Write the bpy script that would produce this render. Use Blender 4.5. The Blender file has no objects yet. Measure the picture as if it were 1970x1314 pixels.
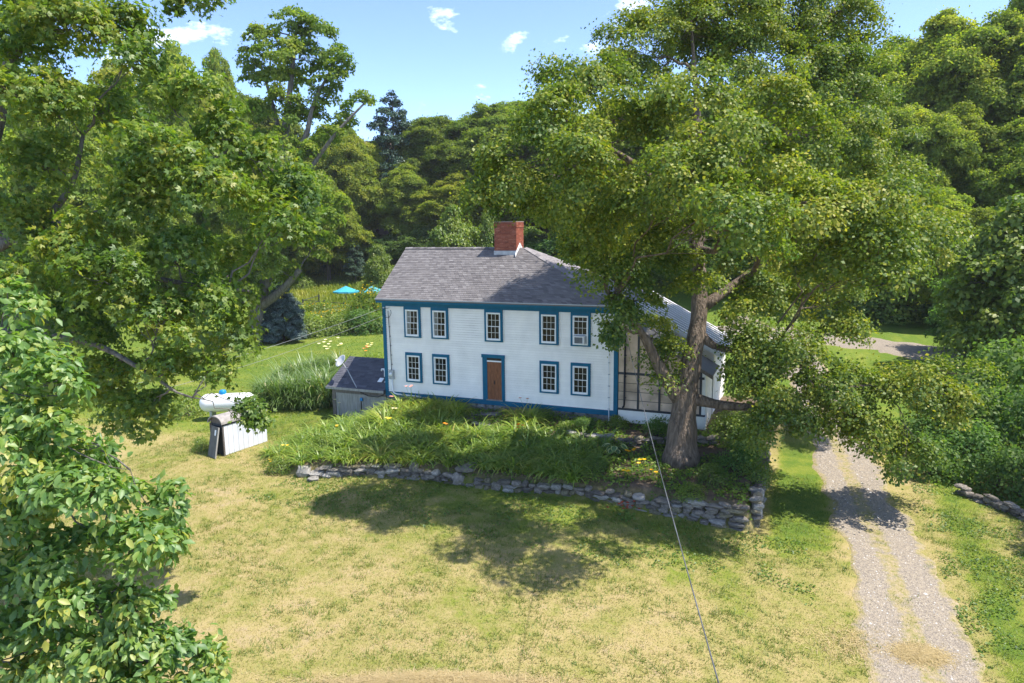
import bpy, math, random
import numpy as np
from mathutils import Vector, Matrix
R = math.radians
rng = np.random.default_rng(7)
random.seed(7)
S = bpy.context.scene
COL = S.collection

# ------------------------------------------------------------------ camera, sky, sun, exposure
CAMP = np.array([7.899, -31.590, 8.727]); YAW, PIT, ROLL, FPX = .394, .1582, -.013, 1366.0
FW = np.array([-math.sin(YAW)*math.cos(PIT), math.cos(YAW)*math.cos(PIT), -math.sin(PIT)])
RT0 = np.array([math.cos(YAW), math.sin(YAW), 0]); UP0 = np.cross(RT0, FW)
RT = RT0*math.cos(ROLL)+UP0*math.sin(ROLL); UPV = UP0*math.cos(ROLL)-RT0*math.sin(ROLL)
cd = bpy.data.cameras.new('camera'); cam = bpy.data.objects.new('camera', cd); COL.objects.link(cam)
cd.sensor_width = 36; cd.lens = FPX/1970*36; cd.clip_start = .2; cd.clip_end = 2000
m = Matrix.Identity(4)
for i in range(3):
    m[i][0], m[i][1], m[i][2], m[i][3] = RT[i], UPV[i], -FW[i], CAMP[i]
cam.matrix_world = m
S.camera = cam

SUN_EL = R(62); SUN_AZ = math.atan2(.98, .18)          # azimuth from +y towards +x
SUNV = Vector((math.sin(SUN_AZ)*math.cos(SUN_EL), math.cos(SUN_AZ)*math.cos(SUN_EL), math.sin(SUN_EL)))
sl = bpy.data.lights.new('sun', 'SUN'); sl.energy = 2.6; sl.angle = R(.55); sl.color = (1, .945, .86)
so = bpy.data.objects.new('sun', sl); COL.objects.link(so); so.rotation_euler = SUNV.to_track_quat('Z', 'Y').to_euler()

wd = bpy.data.worlds.new('World'); S.world = wd; wd.use_nodes = True
nt = wd.node_tree; nt.nodes.clear()
def N(t, k, **kw):
    n = t.nodes.new(k)
    for a, b in kw.items(): setattr(n, a, b)
    return n
sky = N(nt, 'ShaderNodeTexSky', sky_type='NISHITA', sun_disc=False, sun_elevation=SUN_EL, sun_rotation=SUN_AZ,
        altitude=300, air_density=0.42, dust_density=0.4, ozone_density=2.0)
tc = N(nt, 'ShaderNodeTexCoord'); mp = N(nt, 'ShaderNodeMapping'); mp.inputs['Scale'].default_value = (1, 1, 2.2)
mp.inputs['Location'].default_value = (.62, .33, .2)
nz = N(nt, 'ShaderNodeTexNoise'); nz.inputs['Scale'].default_value = 6.5; nz.inputs['Detail'].default_value = 9; nz.inputs['Roughness'].default_value = .58
cr = N(nt, 'ShaderNodeValToRGB'); cr.color_ramp.elements[0].position = .61; cr.color_ramp.elements[1].position = .80
mx = N(nt, 'ShaderNodeMix', data_type='RGBA'); mx.inputs['B'].default_value = (9.5, 9.7, 10.2, 1)
ml = N(nt, 'ShaderNodeMath', operation='MULTIPLY'); ml.inputs[1].default_value = .9
bg = N(nt, 'ShaderNodeBackground'); bg.inputs['Strength'].default_value = .15
wo = N(nt, 'ShaderNodeOutputWorld'); L = nt.links.new
L(tc.outputs['Generated'], mp.inputs['Vector']); L(mp.outputs[0], nz.inputs['Vector']); L(nz.outputs['Fac'], cr.inputs[0])
L(cr.outputs[0], ml.inputs[0]); L(ml.outputs[0], mx.inputs['Factor']); L(sky.outputs[0], mx.inputs['A']); L(mx.outputs['Result'], bg.inputs[0]); L(bg.outputs[0], wo.inputs[0])
S.view_settings.view_transform = 'Standard'; S.view_settings.look = 'None'
S.view_settings.exposure = 1.75; S.view_settings.gamma = 1; S.view_settings.use_curve_mapping = False
S.render.engine = 'CYCLES'
S.cycles.max_bounces = 10; S.cycles.diffuse_bounces = 6; S.cycles.transmission_bounces = 4; S.cycles.transparent_max_bounces = 4
S.cycles.use_denoising = True

def ray(px, py): return FW*FPX+RT*(px-985)-UPV*(py-657)
def at(px, py, D): return CAMP+ray(px, py)/FPX*D

# ------------------------------------------------------------------ terrain height
def ss(a, b, x):
    t = np.clip((x-a)/(b-a), 0, 1); return t*t*(3-2*t)
WX = [-11.3, -8.6, -5.6, -3.6, -1.5, 1.5, 4.2, 6.8]
WY = [-8.3, -7.7, -6.95, -7.15, -7.0, -6.8, -6.9, -6.9]
def terr_mask(x, y):
    wl = np.interp(x, WX, WY)
    a = ss(.03, .40, y-wl)*ss(-13.6, -11.0, x)*(1-ss(6, 12, y))
    m1 = a*(1-ss(6.28, 6.62, x)); m2 = a*(1-ss(6.28, 9.5, x))
    return np.where(y > 1.5, m2*ss(1.5, 4, y)+m1*(1-ss(1.5, 4, y)), m1)
def hgt(x, y):
    x = np.asarray(x, float); y = np.asarray(y, float)
    b = -1.5+.055*np.minimum(y+7, 0)*ss(-60, -5, y)+.018*np.clip(y+7, 0, 30)
    b = b-.05*np.clip(x, 0, 12)*(1-ss(-2, 10, y))+ss(10, 26, y)*ss(-4, 6, x)*.6
    T = -.30+.09*np.clip(y, -8.5, 0)+.10*ss(-6, -10, x)*ss(-5, 0, y)
    mk = terr_mask(x, y)
    z = b*(1-mk)+np.maximum(T, b)*mk
    hill = .10*np.clip(y-46, 0, 80)+.16*np.clip(x-22, 0, 60)*ss(-5, 25, y)+.40*np.clip(y-39-.35*np.clip(20-x, 0, 60), 0, 60)
    return z+hill+.05*np.sin(x*.7+1)*np.sin(y*.6)*(1-mk)
def gp(x, y): return np.array([x, y, float(hgt(x, y))])
def col_at(px, D):
    h = CAMP+ray(px, 657)/FPX*D; return gp(h[0], h[1])
def hit(px, py):
    d = ray(px, py)/FPX; t = np.arange(5, 260, .05); P = CAMP+d[None]*t[:, None]
    return P[np.argmax(P[:, 2] < hgt(P[:, 0], P[:, 1]))]
_tab = rng.random((256, 256))
def vnoise(x, y, s):
    x = np.asarray(x)/s+1000; y = np.asarray(y)/s+1000
    i = np.floor(x).astype(int); j = np.floor(y).astype(int); u = x-i; v = y-j; u = u*u*(3-2*u); v = v*v*(3-2*v)
    g = lambda a, b: _tab[a % 256, b % 256]
    return (g(i, j)*(1-u)+g(i+1, j)*u)*(1-v)+(g(i, j+1)*(1-u)+g(i+1, j+1)*u)*v

# ------------------------------------------------------------------ object helpers
def put(name, data, parent=None, label=None, cat=None, group=None, kind=None, loc=None):
    o = bpy.data.objects.new(name, data); COL.objects.link(o)
    if parent is not None: o.parent = parent
    if loc is not None: o.location = loc
    for k, v in (('label', label), ('category', cat), ('group', group), ('kind', kind)):
        if v: o[k] = v
    return o
def thing(name, label, cat, loc=(0, 0, 0), group=None, rz=0):
    o = put(name, None, None, label, cat, group, 'thing', Vector([float(v) for v in loc])); o.rotation_euler.z = rz
    o.empty_display_size = .2
    return o
def mesh_np(name, V, F, mat, tone=None, smooth=False):
    """V (n,3); F (m,k) uniform polygons."""
    V = np.asarray(V, np.float32); F = np.asarray(F, np.int32); k = F.shape[1]
    me = bpy.data.meshes.new(name); me.vertices.add(len(V)); me.vertices.foreach_set('co', V.ravel())
    me.loops.add(F.size); me.loops.foreach_set('vertex_index', F.ravel())
    me.polygons.add(len(F)); me.polygons.foreach_set('loop_start', np.arange(0, F.size, k, dtype=np.int32))
    if smooth: me.polygons.foreach_set('use_smooth', np.ones(len(F), bool))
    me.update(calc_edges=True)
    if tone is not None:
        a = me.attributes.new('tone', 'FLOAT', 'FACE'); a.data.foreach_set('value', np.asarray(tone, np.float32))
    if mat: me.materials.append(mat)
    return me
class MB:
    def __init__(s): s.v = []; s.f = []; s.t = []; s.sm = False
    def add(s, V, F, tone=.5):
        b = len(s.v); s.v += [tuple(map(float, p)) for p in V]
        for q in F: s.f.append(tuple(b+i for i in q)); s.t.append(tone)
        return s
    def box(s, x0, x1, y0, y1, z0, z1, tone=.5, M=None):
        V = [(x, y, z) for z in (z0, z1) for y in (y0, y1) for x in (x0, x1)]
        if M is not None: V = [tuple(M @ Vector(p)) for p in V]
        s.add(V, [(0, 2, 3, 1), (4, 5, 7, 6), (0, 1, 5, 4), (1, 3, 7, 5), (3, 2, 6, 7), (2, 0, 4, 6)], tone); return s
    def prism(s, pts, axis, a, b, tone=.5):
        """pts: 2D outline; extruded along axis from a to b."""
        n = len(pts)
        def mk(p, d): return {'x': (d, p[0], p[1]), 'y': (p[0], d, p[1]), 'z': (p[0], p[1], d)}[axis]
        V = [mk(p, a) for p in pts]+[mk(p, b) for p in pts]
        s.add(V, [tuple(range(n)), tuple(range(2*n-1, n-1, -1))]+[(i, i+n, (i+1) % n+n, (i+1) % n) for i in range(n)], tone); return s
    def tube(s, P, r, n=8, tone=.5, cap=True):
        P = [Vector([float(c) for c in p]) for p in P]; rs = r if hasattr(r, '__len__') else [r]*len(P); V = []; F = []
        ref = Vector((0, 0, 1)); prev = None
        for i, p in enumerate(P):
            t = (P[min(i+1, len(P)-1)]-P[max(i-1, 0)]).normalized()
            if prev is None: prev = t.orthogonal().normalized()
            u = (prev-t*prev.dot(t))
            u = u.normalized() if u.length > 1e-6 else t.orthogonal().normalized(); prev = u; w = t.cross(u)
            for k in range(n):
                a = 2*math.pi*k/n; V.append(p+(u*math.cos(a)+w*math.sin(a))*rs[i])
        for i in range(len(P)-1):
            for k in range(n): F.append((i*n+k, i*n+(k+1) % n, (i+1)*n+(k+1) % n, (i+1)*n+k))
        if cap: F += [tuple(range(n-1, -1, -1)), tuple((len(P)-1)*n+k for k in range(n))]
        s.add(V, F, tone); return s
    def disc_rev(s, prof, n=20, c=(0, 0, 0), M=None, tone=.5):
        """surface of revolution about local z; prof = [(r,z)]."""
        V = []; F = []
        for (r_, z) in prof:
            for k in range(n):
                a = 2*math.pi*k/n; p = Vector((r_*math.cos(a), r_*math.sin(a), z))
                if M is not None: p = M @ p
                V.append(p+Vector([float(q) for q in c]))
        for i in range(len(prof)-1):
            for k in range(n): F.append((i*n+k, i*n+(k+1) % n, (i+1)*n+(k+1) % n, (i+1)*n+k))
        s.add(V, F, tone); return s
    def mesh(s, name, mat, org=(0, 0, 0), smooth=False):
        me = bpy.data.meshes.new(name)
        me.from_pydata([(a-org[0], b-org[1], c-org[2]) for a, b, c in s.v], [], s.f)
        if smooth:
            me.polygons.foreach_set('use_smooth', [True]*len(me.polygons))
        a = me.attributes.new('tone', 'FLOAT', 'FACE'); a.data.foreach_set('value', s.t)
        me.materials.append(mat); me.update(); return me
    def build(s, name, mat, parent=None, org=None, smooth=False, **kw):
        if org is None:
            org = (0, 0, 0); p = parent
            while p is not None: org = tuple(o+q for o, q in zip(org, p.location)); p = p.parent
        return put(name, s.mesh(name, mat, org, smooth), parent, **kw)
def copy_tree(o, parent=None):
    c = o.copy(); COL.objects.link(c); c.parent = parent
    for ch in list(o.children): copy_tree(ch, c)
    return c

# ------------------------------------------------------------------ materials
def ramp_set(cr, stops):
    e = cr.color_ramp.elements
    while len(e) < len(stops): e.new(.5)
    for i, (p, c) in enumerate(stops): e[i].position = p; e[i].color = (*c, 1)
def mat(name, c, rough=.7, var=.15, scale=6, bump=0, bscale=None, stops=None, spec=.3, metal=0, stretch=(1, 1, 1), objrand=0, coord='Object', bdist=.05):
    """principled with noise colour variation; stops: ramp driven by the per-face 'tone' attribute."""
    M = bpy.data.materials.new(name); M.use_nodes = True; t = M.node_tree; b = t.nodes['Principled BSDF']; L = t.links.new
    b.inputs['Roughness'].default_value = rough; b.inputs['Specular IOR Level'].default_value = spec; b.inputs['Metallic'].default_value = metal
    tc = N(t, 'ShaderNodeTexCoord'); mp = N(t, 'ShaderNodeMapping'); mp.inputs['Scale'].default_value = stretch; L(tc.outputs[coord], mp.inputs[0])
    nz = N(t, 'ShaderNodeTexNoise'); nz.inputs['Scale'].default_value = scale; nz.inputs['Detail'].default_value = 5; L(mp.outputs[0], nz.inputs['Vector'])
    if stops:
        at_ = N(t, 'ShaderNodeAttribute', attribute_name='tone'); cr = N(t, 'ShaderNodeValToRGB'); ramp_set(cr, stops); L(at_.outputs['Fac'], cr.inputs[0]); base = cr.outputs[0]
    else:
        rg = N(t, 'ShaderNodeRGB'); rg.outputs[0].default_value = (*c, 1); base = rg.outputs[0]
    mr = N(t, 'ShaderNodeMapRange'); mr.inputs['From Min'].default_value = .3; mr.inputs['From Max'].default_value = .7
    mr.inputs['To Min'].default_value = 1-var; mr.inputs['To Max'].default_value = 1+var; L(nz.outputs['Fac'], mr.inputs['Value']); val = mr.outputs[0]
    if objrand:
        oi = N(t, 'ShaderNodeObjectInfo'); m2 = N(t, 'ShaderNodeMapRange'); m2.inputs['To Min'].default_value = 1-objrand; m2.inputs['To Max'].default_value = 1+objrand
        L(oi.outputs['Random'], m2.inputs['Value']); mm = N(t, 'ShaderNodeMath', operation='MULTIPLY'); L(val, mm.inputs[0]); L(m2.outputs[0], mm.inputs[1]); val = mm.outputs[0]
    vm = N(t, 'ShaderNodeVectorMath', operation='SCALE'); L(base, vm.inputs[0]); L(val, vm.inputs['Scale']); L(vm.outputs[0], b.inputs['Base Color'])
    if bump:
        nb = N(t, 'ShaderNodeTexNoise'); nb.inputs['Scale'].default_value = bscale or scale*4; nb.inputs['Detail'].default_value = 6; L(mp.outputs[0], nb.inputs['Vector'])
        bp = N(t, 'ShaderNodeBump'); bp.inputs['Strength'].default_value = bump; bp.inputs['Distance'].default_value = bdist; L(nb.outputs['Fac'], bp.inputs['Height']); L(bp.outputs[0], b.inputs['Normal'])
    return M
def leaf_mat(name, stops, trans=.38, gloss=.05, objvar=.12, hue=.0):
    M = bpy.data.materials.new(name); M.use_nodes = True; t = M.node_tree; t.nodes.clear(); L = t.links.new
    a = N(t, 'ShaderNodeAttribute', attribute_name='tone'); cr = N(t, 'ShaderNodeValToRGB'); ramp_set(cr, stops); L(a.outputs['Fac'], cr.inputs[0])
    oi = N(t, 'ShaderNodeObjectInfo'); mr = N(t, 'ShaderNodeMapRange'); mr.inputs['To Min'].default_value = 1-objvar; mr.inputs['To Max'].default_value = 1+objvar; L(oi.outputs['Random'], mr.inputs['Value'])
    sc = N(t, 'ShaderNodeVectorMath', operation='SCALE'); L(mr.outputs[0], sc.inputs['Scale'])
    hs = N(t, 'ShaderNodeHueSaturation'); L(cr.outputs[0], hs.inputs['Color']); L(hs.outputs[0], sc.inputs[0])
    if hue:
        wn = N(t, 'ShaderNodeTexWhiteNoise', noise_dimensions='1D'); L(oi.outputs['Random'], wn.inputs['W']); hm = N(t, 'ShaderNodeMapRange'); hm.inputs['To Min'].default_value = .5-hue*.8; hm.inputs['To Max'].default_value = .5+hue; L(wn.outputs['Value'], hm.inputs['Value']); L(hm.outputs[0], hs.inputs['Hue'])
    d = N(t, 'ShaderNodeBsdfDiffuse'); L(sc.outputs[0], d.inputs[0])
    tr = N(t, 'ShaderNodeBsdfTranslucent'); tm = N(t, 'ShaderNodeMix', data_type='RGBA', blend_type='MULTIPLY'); tm.inputs['Factor'].default_value = 1; tm.inputs['B'].default_value = (1.55, 1.7, .65, 1)
    L(sc.outputs[0], tm.inputs['A']); L(tm.outputs['Result'], tr.inputs[0])
    m1 = N(t, 'ShaderNodeMixShader'); m1.inputs[0].default_value = trans; L(d.outputs[0], m1.inputs[1]); L(tr.outputs[0], m1.inputs[2])
    g = N(t, 'ShaderNodeBsdfGlossy'); g.inputs['Roughness'].default_value = .5; g.inputs[0].default_value = (1, 1, 1, 1)
    m2 = N(t, 'ShaderNodeMixShader'); m2.inputs[0].default_value = gloss; L(m1.outputs[0], m2.inputs[1]); L(g.outputs[0], m2.inputs[2])
    o = N(t, 'ShaderNodeOutputMaterial'); L(m2.outputs[0], o.inputs[0]); return M

BLUE = mat('blue_paint', (.004, .115, .205), .6, .10, 3, spec=.2)
WHITE = mat('white_siding', (.90, .865, .80), .55, .06, 2.2, stretch=(.8, 1, .5), objrand=.025)
WTRIM = mat('white_vinyl', (.84, .85, .85), .4, .03, 4)
GLASS = mat('window_glass', (.010, .014, .014), .05, .5, 1.3, spec=.28, objrand=.5)
CURT = mat('curtain_behind_glass', (.16, .17, .16), .25, .3, 8, spec=.5, stretch=(3, 1, .3))
WOODD = mat('door_wood', (.21, .078, .032), .55, .45, 5, .25, 30, stretch=(6, 6, .7), objrand=.14)
SHING = mat('asphalt_shingle', (.2, .18, .19), .9, .14, 30, .3, 90, stops=[(0, (.105, .097, .098)), (.5, (.175, .162, .160)), (1, (.265, .25, .245))])
SHINGL = mat('sunlit_pale_shingle', (.3, .28, .28), .9, .12, 30, .3, 90, stops=[(0, (.20, .185, .19)), (1, (.34, .315, .31))])  # sunlight on the hip end is put into this paler colour; caps share it
SHINGD = mat('slate_shingle', (.1, .11, .13), .9, .18, 20, .3, 90, stops=[(0, (.05, .055, .07)), (1, (.13, .13, .155))])
BRICK = mat('brick', (.3, .09, .05), .85, .22, 25, .3, 80, stops=[(0, (.20, .055, .035)), (.6, (.33, .095, .055)), (1, (.42, .17, .11))])
MORT = mat('mortar', (.33, .25, .21), .9, .2, 30)
LEAD = mat('lead_flashing', (.42, .44, .48), .5, .15, 6, metal=.3)
METAL = mat('metal_roofing', (.125, .115, .10), .65, .14, 5, stretch=(.6, 3, 1), spec=.4)
METALW = mat('metal_rib', (.82, .81, .79), .4, .06, 5)
CHAR = mat('charcoal_frame', (.04, .047, .055), .5, .15, 6)
BLACKP = mat('black_pipe', (.01, .01, .012), .4, .1, 5)
SHEET = mat('hazy_porch_glazing', (.54, .41, .315), .16, .32, 1.6, spec=.6, objrand=.2)
FOUND = mat('foundation_stone', (.22, .21, .195), .9, .3, 5, .6, 18, objrand=.3)
STONE = mat('field_stone', (.23, .203, .172), .92, .42, 5, .9, 22, objrand=.38)
STONEW = mat('pale_field_stone', (.36, .335, .30), .92, .3, 5, .9, 22, objrand=.2)
STONEY = mat('lichen_field_stone', (.235, .205, .135), .92, .45, 6, .9, 22, objrand=.25)
WEATH = mat('weathered_wood', (.17, .145, .125), .85, .3, 6, .4, 30, stretch=(5, 5, .7))
GREYW = mat('grey_board', (.33, .315, .29), .8, .2, 4, .2, 20, stretch=(4, 4, .6))
PANEL = mat('grey_white_panel', (.60, .62, .67), .5, .06, 3, objrand=.05)
BROWNR = mat('arched_roof_sheet', (.30, .275, .255), .7, .25, 5)
DOORG = mat('leaning_grey_door', (.12, .12, .11), .7, .25, 4, stretch=(4, 4, .5))
TANKW = mat('white_tank_paint', (.80, .80, .80), .3, .05, 2, spec=.5)
CYAN = mat('blue_plastic', (.01, .22, .48), .4, .05, 3)
TURQ = mat('turquoise_canvas', (.05, .33, .42), .8, .08, 3)
GREYM = mat('grey_metal', (.38, .40, .42), .45, .08, 5, metal=.2)
DISHM = mat('dish_grey', (.52, .52, .52), .5, .06, 4)
BARK = mat('maple_bark', (.165, .126, .094), .95, .55, 3.2, 1.0, 6, stretch=(3.4, 3.4, .45), bdist=.16)
BARKG = mat('grey_bark', (.15, .135, .115), .95, .45, 3, .9, 8, stretch=(3, 3, .6), bdist=.08)
BARKD = mat('dark_bark', (.10, .085, .07), .95, .3, 2, stretch=(3, 3, .5))
WIRE = mat('cable_sheath', (.10, .105, .11), .5, .6, 1.2)
WIREL = mat('pale_cable', (.30, .30, .29), .5, .2, 1)

LM = {
 'maple': leaf_mat('maple_leaf', [(0, (.05, .105, .022)), (.45, (.122, .178, .026)), (.8, (.235, .26, .030)), (1, (.35, .32, .045))], .38, .02),
 'oak': leaf_mat('oak_leaf', [(0, (.06, .135, .028)), (.5, (.145, .24, .036)), (.85, (.25, .315, .04)), (1, (.34, .34, .045))], .45, .025),
 'ash': leaf_mat('ash_leaf', [(0, (.055, .135, .034)), (.5, (.135, .245, .055)), (.85, (.22, .315, .065)), (1, (.37, .37, .07))], .44, .035),
 'wood': leaf_mat('woodland_leaf', [(0, (.08, .14, .028)), (.5, (.18, .24, .036)), (.85, (.28, .305, .04)), (1, (.36, .345, .045))], .50, .008, .2, .022),
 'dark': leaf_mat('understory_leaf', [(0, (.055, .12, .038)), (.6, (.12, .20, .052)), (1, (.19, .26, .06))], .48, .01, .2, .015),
 'lime': leaf_mat('lime_leaf', [(0, (.07, .135, .022)), (.5, (.16, .235, .03)), (1, (.28, .31, .036))], .42, .03),
 'blue': leaf_mat('blue_needle', [(0, (.03, .06, .05)), (.5, (.075, .12, .105)), (1, (.19, .25, .24))], .15, .03),
 'pine': leaf_mat('pine_needle', [(0, (.018, .045, .03)), (.6, (.04, .085, .05)), (1, (.075, .13, .06))], .15, .03),
 'lily': leaf_mat('lily_blade', [(0, (.07, .15, .022)), (.5, (.18, .28, .032)), (.85, (.33, .37, .045)), (1, (.46, .38, .09))], .4, .05),
 'reed': leaf_mat('reed_blade', [(0, (.05, .11, .025)), (.6, (.14, .23, .045)), (.9, (.27, .33, .09)), (1, (.45, .37, .19))], .35, .07),
 'grass': leaf_mat('lawn_grass', [(0, (.06, .125, .018)), (.35, (.155, .205, .03)), (.62, (.265, .25, .07)), (1, (.42, .335, .155))], .3, .02, 0),
 'meadow': leaf_mat('meadow_grass', [(0, (.12, .18, .02)), (.5, (.26, .30, .035)), (1, (.46, .39, .07))], .4, .02, 0),
 'straw': leaf_mat('dry_straw', [(0, (.38, .29, .14)), (1, (.56, .45, .26))], .25, .03, 0),
 'flower': leaf_mat('flower_petal', [(0, (.75, .22, .20)), (.3, (.85, .45, .42)), (.5, (.85, .30, .02)), (.75, (.9, .62, .03)), (1, (.9, .85, .72))], .3, 0, 0),
 'hosta': leaf_mat('hosta_leaf', [(0, (.05, .13, .03)), (.6, (.10, .20, .04)), (1, (.55, .55, .22))], .3, .08, 0),
}

# ------------------------------------------------------------------ ground and driveways
def ax(a, b, near0, near1, st):
    mid = list(np.arange(near0, near1+.001, st)); lo = []; hi = []; v = near0; s = st
    while v > a: s *= 1.16; v -= s; lo.append(max(v, a))
    v = near1; s = st
    while v < b: s *= 1.16; v += s; hi.append(min(v, b))
    return np.array(lo[::-1]+mid+hi)
gx = ax(-250, 230, -20, 18, .22); gy = ax(-60, 280, -22, 10, .22)
X, Y = np.meshgrid(gx, gy); Z = hgt(X, Y)
nx, ny = len(gx), len(gy); idx = np.arange(nx*ny).reshape(ny, nx)
F = np.stack([idx[:-1, :-1], idx[:-1, 1:], idx[1:, 1:], idx[1:, :-1]], -1).reshape(-1, 4)
V = np.stack([X, Y, Z], -1).reshape(-1, 3)
def dryness(x, y):
    x = np.asarray(x, float); y = np.asarray(y, float)
    n = vnoise(x, y, 5)*.20+vnoise(x+31, y, 1.5)*.20+vnoise(x, y+17, .45)*.42-.41
    d = .61+.0*x
    d = d*(1-.8*ss(-6.0, 1, y-.25*(x+14))*ss(-13, -17, -0+x)) if False else d
    left = ss(-12.5, -15.5, -(-x)) if False else 1-ss(-16.5, -12.5, x)
    d = d-.42*left*ss(-7.5, -3, y)
    back = ss(2, 9, y); d = d-.45*back*(1-left)-.1*back*left
    strip = ss(6.9, 7.3, x)*(1-ss(8.6, 9.4, x))*ss(-9, -5, y); d = d-.55*strip
    rgt = ss(12.6, 13.3, x); d = d-.42*rgt*(1-ss(13.6, 14.6, x))-.12*ss(13.6, 14.6, x)
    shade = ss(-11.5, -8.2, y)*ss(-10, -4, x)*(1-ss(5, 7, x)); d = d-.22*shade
    return np.clip(d+n*.85, 0, 1)
def soilness(x, y):
    t = terr_mask(x, y)
    fw_ = ss(60, 72, np.asarray(y, float))+ss(22, 30, np.asarray(x, float))*ss(4, 12, np.asarray(y, float))
    return np.clip(np.maximum(t, fw_), 0, 1)
gm = bpy.data.materials.new('lawn_ground'); gm.use_nodes = True; t = gm.node_tree; b = t.nodes['Principled BSDF']; L = t.links.new
b.inputs['Roughness'].default_value = .95; b.inputs['Specular IOR Level'].default_value = .1
a1 = N(t, 'ShaderNodeAttribute', attribute_name='dry'); a2 = N(t, 'ShaderNodeAttribute', attribute_name='soil')
tcn = N(t, 'ShaderNodeTexCoord')
n1 = N(t, 'ShaderNodeTexNoise'); n1.inputs['Scale'].default_value = 3.2; n1.inputs['Detail'].default_value = 9; n1.inputs['Roughness'].default_value = .68; L(tcn.outputs['Object'], n1.inputs['Vector'])
n2 = N(t, 'ShaderNodeTexNoise'); n2.inputs['Scale'].default_value = 22; n2.inputs['Detail'].default_value = 6; n2.inputs['Roughness'].default_value = .7; L(tcn.outputs['Object'], n2.inputs['Vector'])
s1 = N(t, 'ShaderNodeMath', operation='MULTIPLY_ADD'); s1.inputs[1].default_value = .9; L(n1.outputs['Fac'], s1.inputs[0]); L(a1.outputs['Fac'], s1.inputs[2])
s2 = N(t, 'ShaderNodeMath', operation='MULTIPLY_ADD'); s2.inputs[1].default_value = .55; L(n2.outputs['Fac'], s2.inputs[0]); L(s1.outputs[0], s2.inputs[2])
s3 = N(t, 'ShaderNodeMath', operation='SUBTRACT'); s3.inputs[1].default_value = .72; L(s2.outputs[0], s3.inputs[0])
rp = N(t, 'ShaderNodeValToRGB'); ramp_set(rp, [(0, (.10, .16, .022)), (.3, (.18, .215, .033)), (.5, (.26, .24, .075)), (.75, (.355, .285, .125)), (1, (.355, .275, .165))]); L(s3.outputs[0], rp.inputs[0])
rs_ = N(t, 'ShaderNodeValToRGB'); ramp_set(rs_, [(.3, (.07, .05, .032)), (.7, (.19, .14, .10))]); L(n1.outputs['Fac'], rs_.inputs[0])
mxg = N(t, 'ShaderNodeMix', data_type='RGBA'); L(a2.outputs['Fac'], mxg.inputs['Factor']); L(rp.outputs[0], mxg.inputs['A']); L(rs_.outputs[0], mxg.inputs['B']); L(mxg.outputs['Result'], b.inputs['Base Color'])
bp = N(t, 'ShaderNodeBump'); bp.inputs['Strength'].default_value = .7; bp.inputs['Distance'].default_value = .06; L(n2.outputs['Fac'], bp.inputs['Height']); L(bp.outputs[0], b.inputs['Normal'])
gme = mesh_np('ground', V, F, gm, smooth=True)
for nm, fn in (('dry', dryness), ('soil', soilness)):
    a = gme.attributes.new(nm, 'FLOAT', 'POINT'); a.data.foreach_set('value', fn(V[:, 0], V[:, 1]).astype(np.float32))
put('ground', gme, kind='structure')

dm = bpy.data.materials.new('gravel_drive'); dm.use_nodes = True; t = dm.node_tree; b = t.nodes['Principled BSDF']; L = t.links.new
b.inputs['Roughness'].default_value = .95; b.inputs['Specular IOR Level'].default_value = .15
a1 = N(t, 'ShaderNodeAttribute', attribute_name='grassy'); tcn = N(t, 'ShaderNodeTexCoord')
n1 = N(t, 'ShaderNodeTexNoise'); n1.inputs['Scale'].default_value = 2.5; n1.inputs['Detail'].default_value = 9; n1.inputs['Roughness'].default_value = .7; L(tcn.outputs['Object'], n1.inputs['Vector'])
vo = N(t, 'ShaderNodeTexVoronoi'); vo.inputs['Scale'].default_value = 26; L(tcn.outputs['Object'], vo.inputs['Vector'])
sb_ = N(t, 'ShaderNodeMath', operation='MULTIPLY_ADD'); sb_.inputs[1].default_value = 1.5; sb_.inputs[2].default_value = -.25; L(n1.outputs['Fac'], sb_.inputs[0]); sa = N(t, 'ShaderNodeMath', operation='ADD'); L(a1.outputs['Fac'], sa.inputs[0]); L(sb_.outputs[0], sa.inputs[1])
rg = N(t, 'ShaderNodeValToRGB'); ramp_set(rg, [(0, (.15, .130, .108)), (.45, (.26, .222, .178)), (.8, (.32, .268, .20)), (1, (.40, .365, .31))]); L(vo.outputs['Color'], rg.inputs[0])
n3 = N(t, 'ShaderNodeTexNoise'); n3.inputs['Scale'].default_value = 7; n3.inputs['Detail'].default_value = 8; n3.inputs['Roughness'].default_value = .75; L(tcn.outputs['Object'], n3.inputs['Vector'])
rd = N(t, 'ShaderNodeValToRGB'); ramp_set(rd, [(.36, (.16, .17, .045)), (.48, (.28, .235, .11)), (.62, (.36, .285, .19))]); L(n3.outputs['Fac'], rd.inputs[0])
rk = N(t, 'ShaderNodeMapRange'); rk.inputs['From Min'].default_value = .78; rk.inputs['From Max'].default_value = 1.02; L(sa.outputs[0], rk.inputs['Value'])
mxd = N(t, 'ShaderNodeMix', data_type='RGBA'); L(rk.outputs[0], mxd.inputs['Factor']); L(rg.outputs[0], mxd.inputs['A']); L(rd.outputs[0], mxd.inputs['B']); L(mxd.outputs['Result'], b.inputs['Base Color'])
bp = N(t, 'ShaderNodeBump'); bp.inputs['Strength'].default_value = .6; bp.inputs['Distance'].default_value = .03; L(vo.outputs['Distance'], bp.inputs['Height']); L(bp.outputs[0], b.inputs['Normal'])
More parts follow.
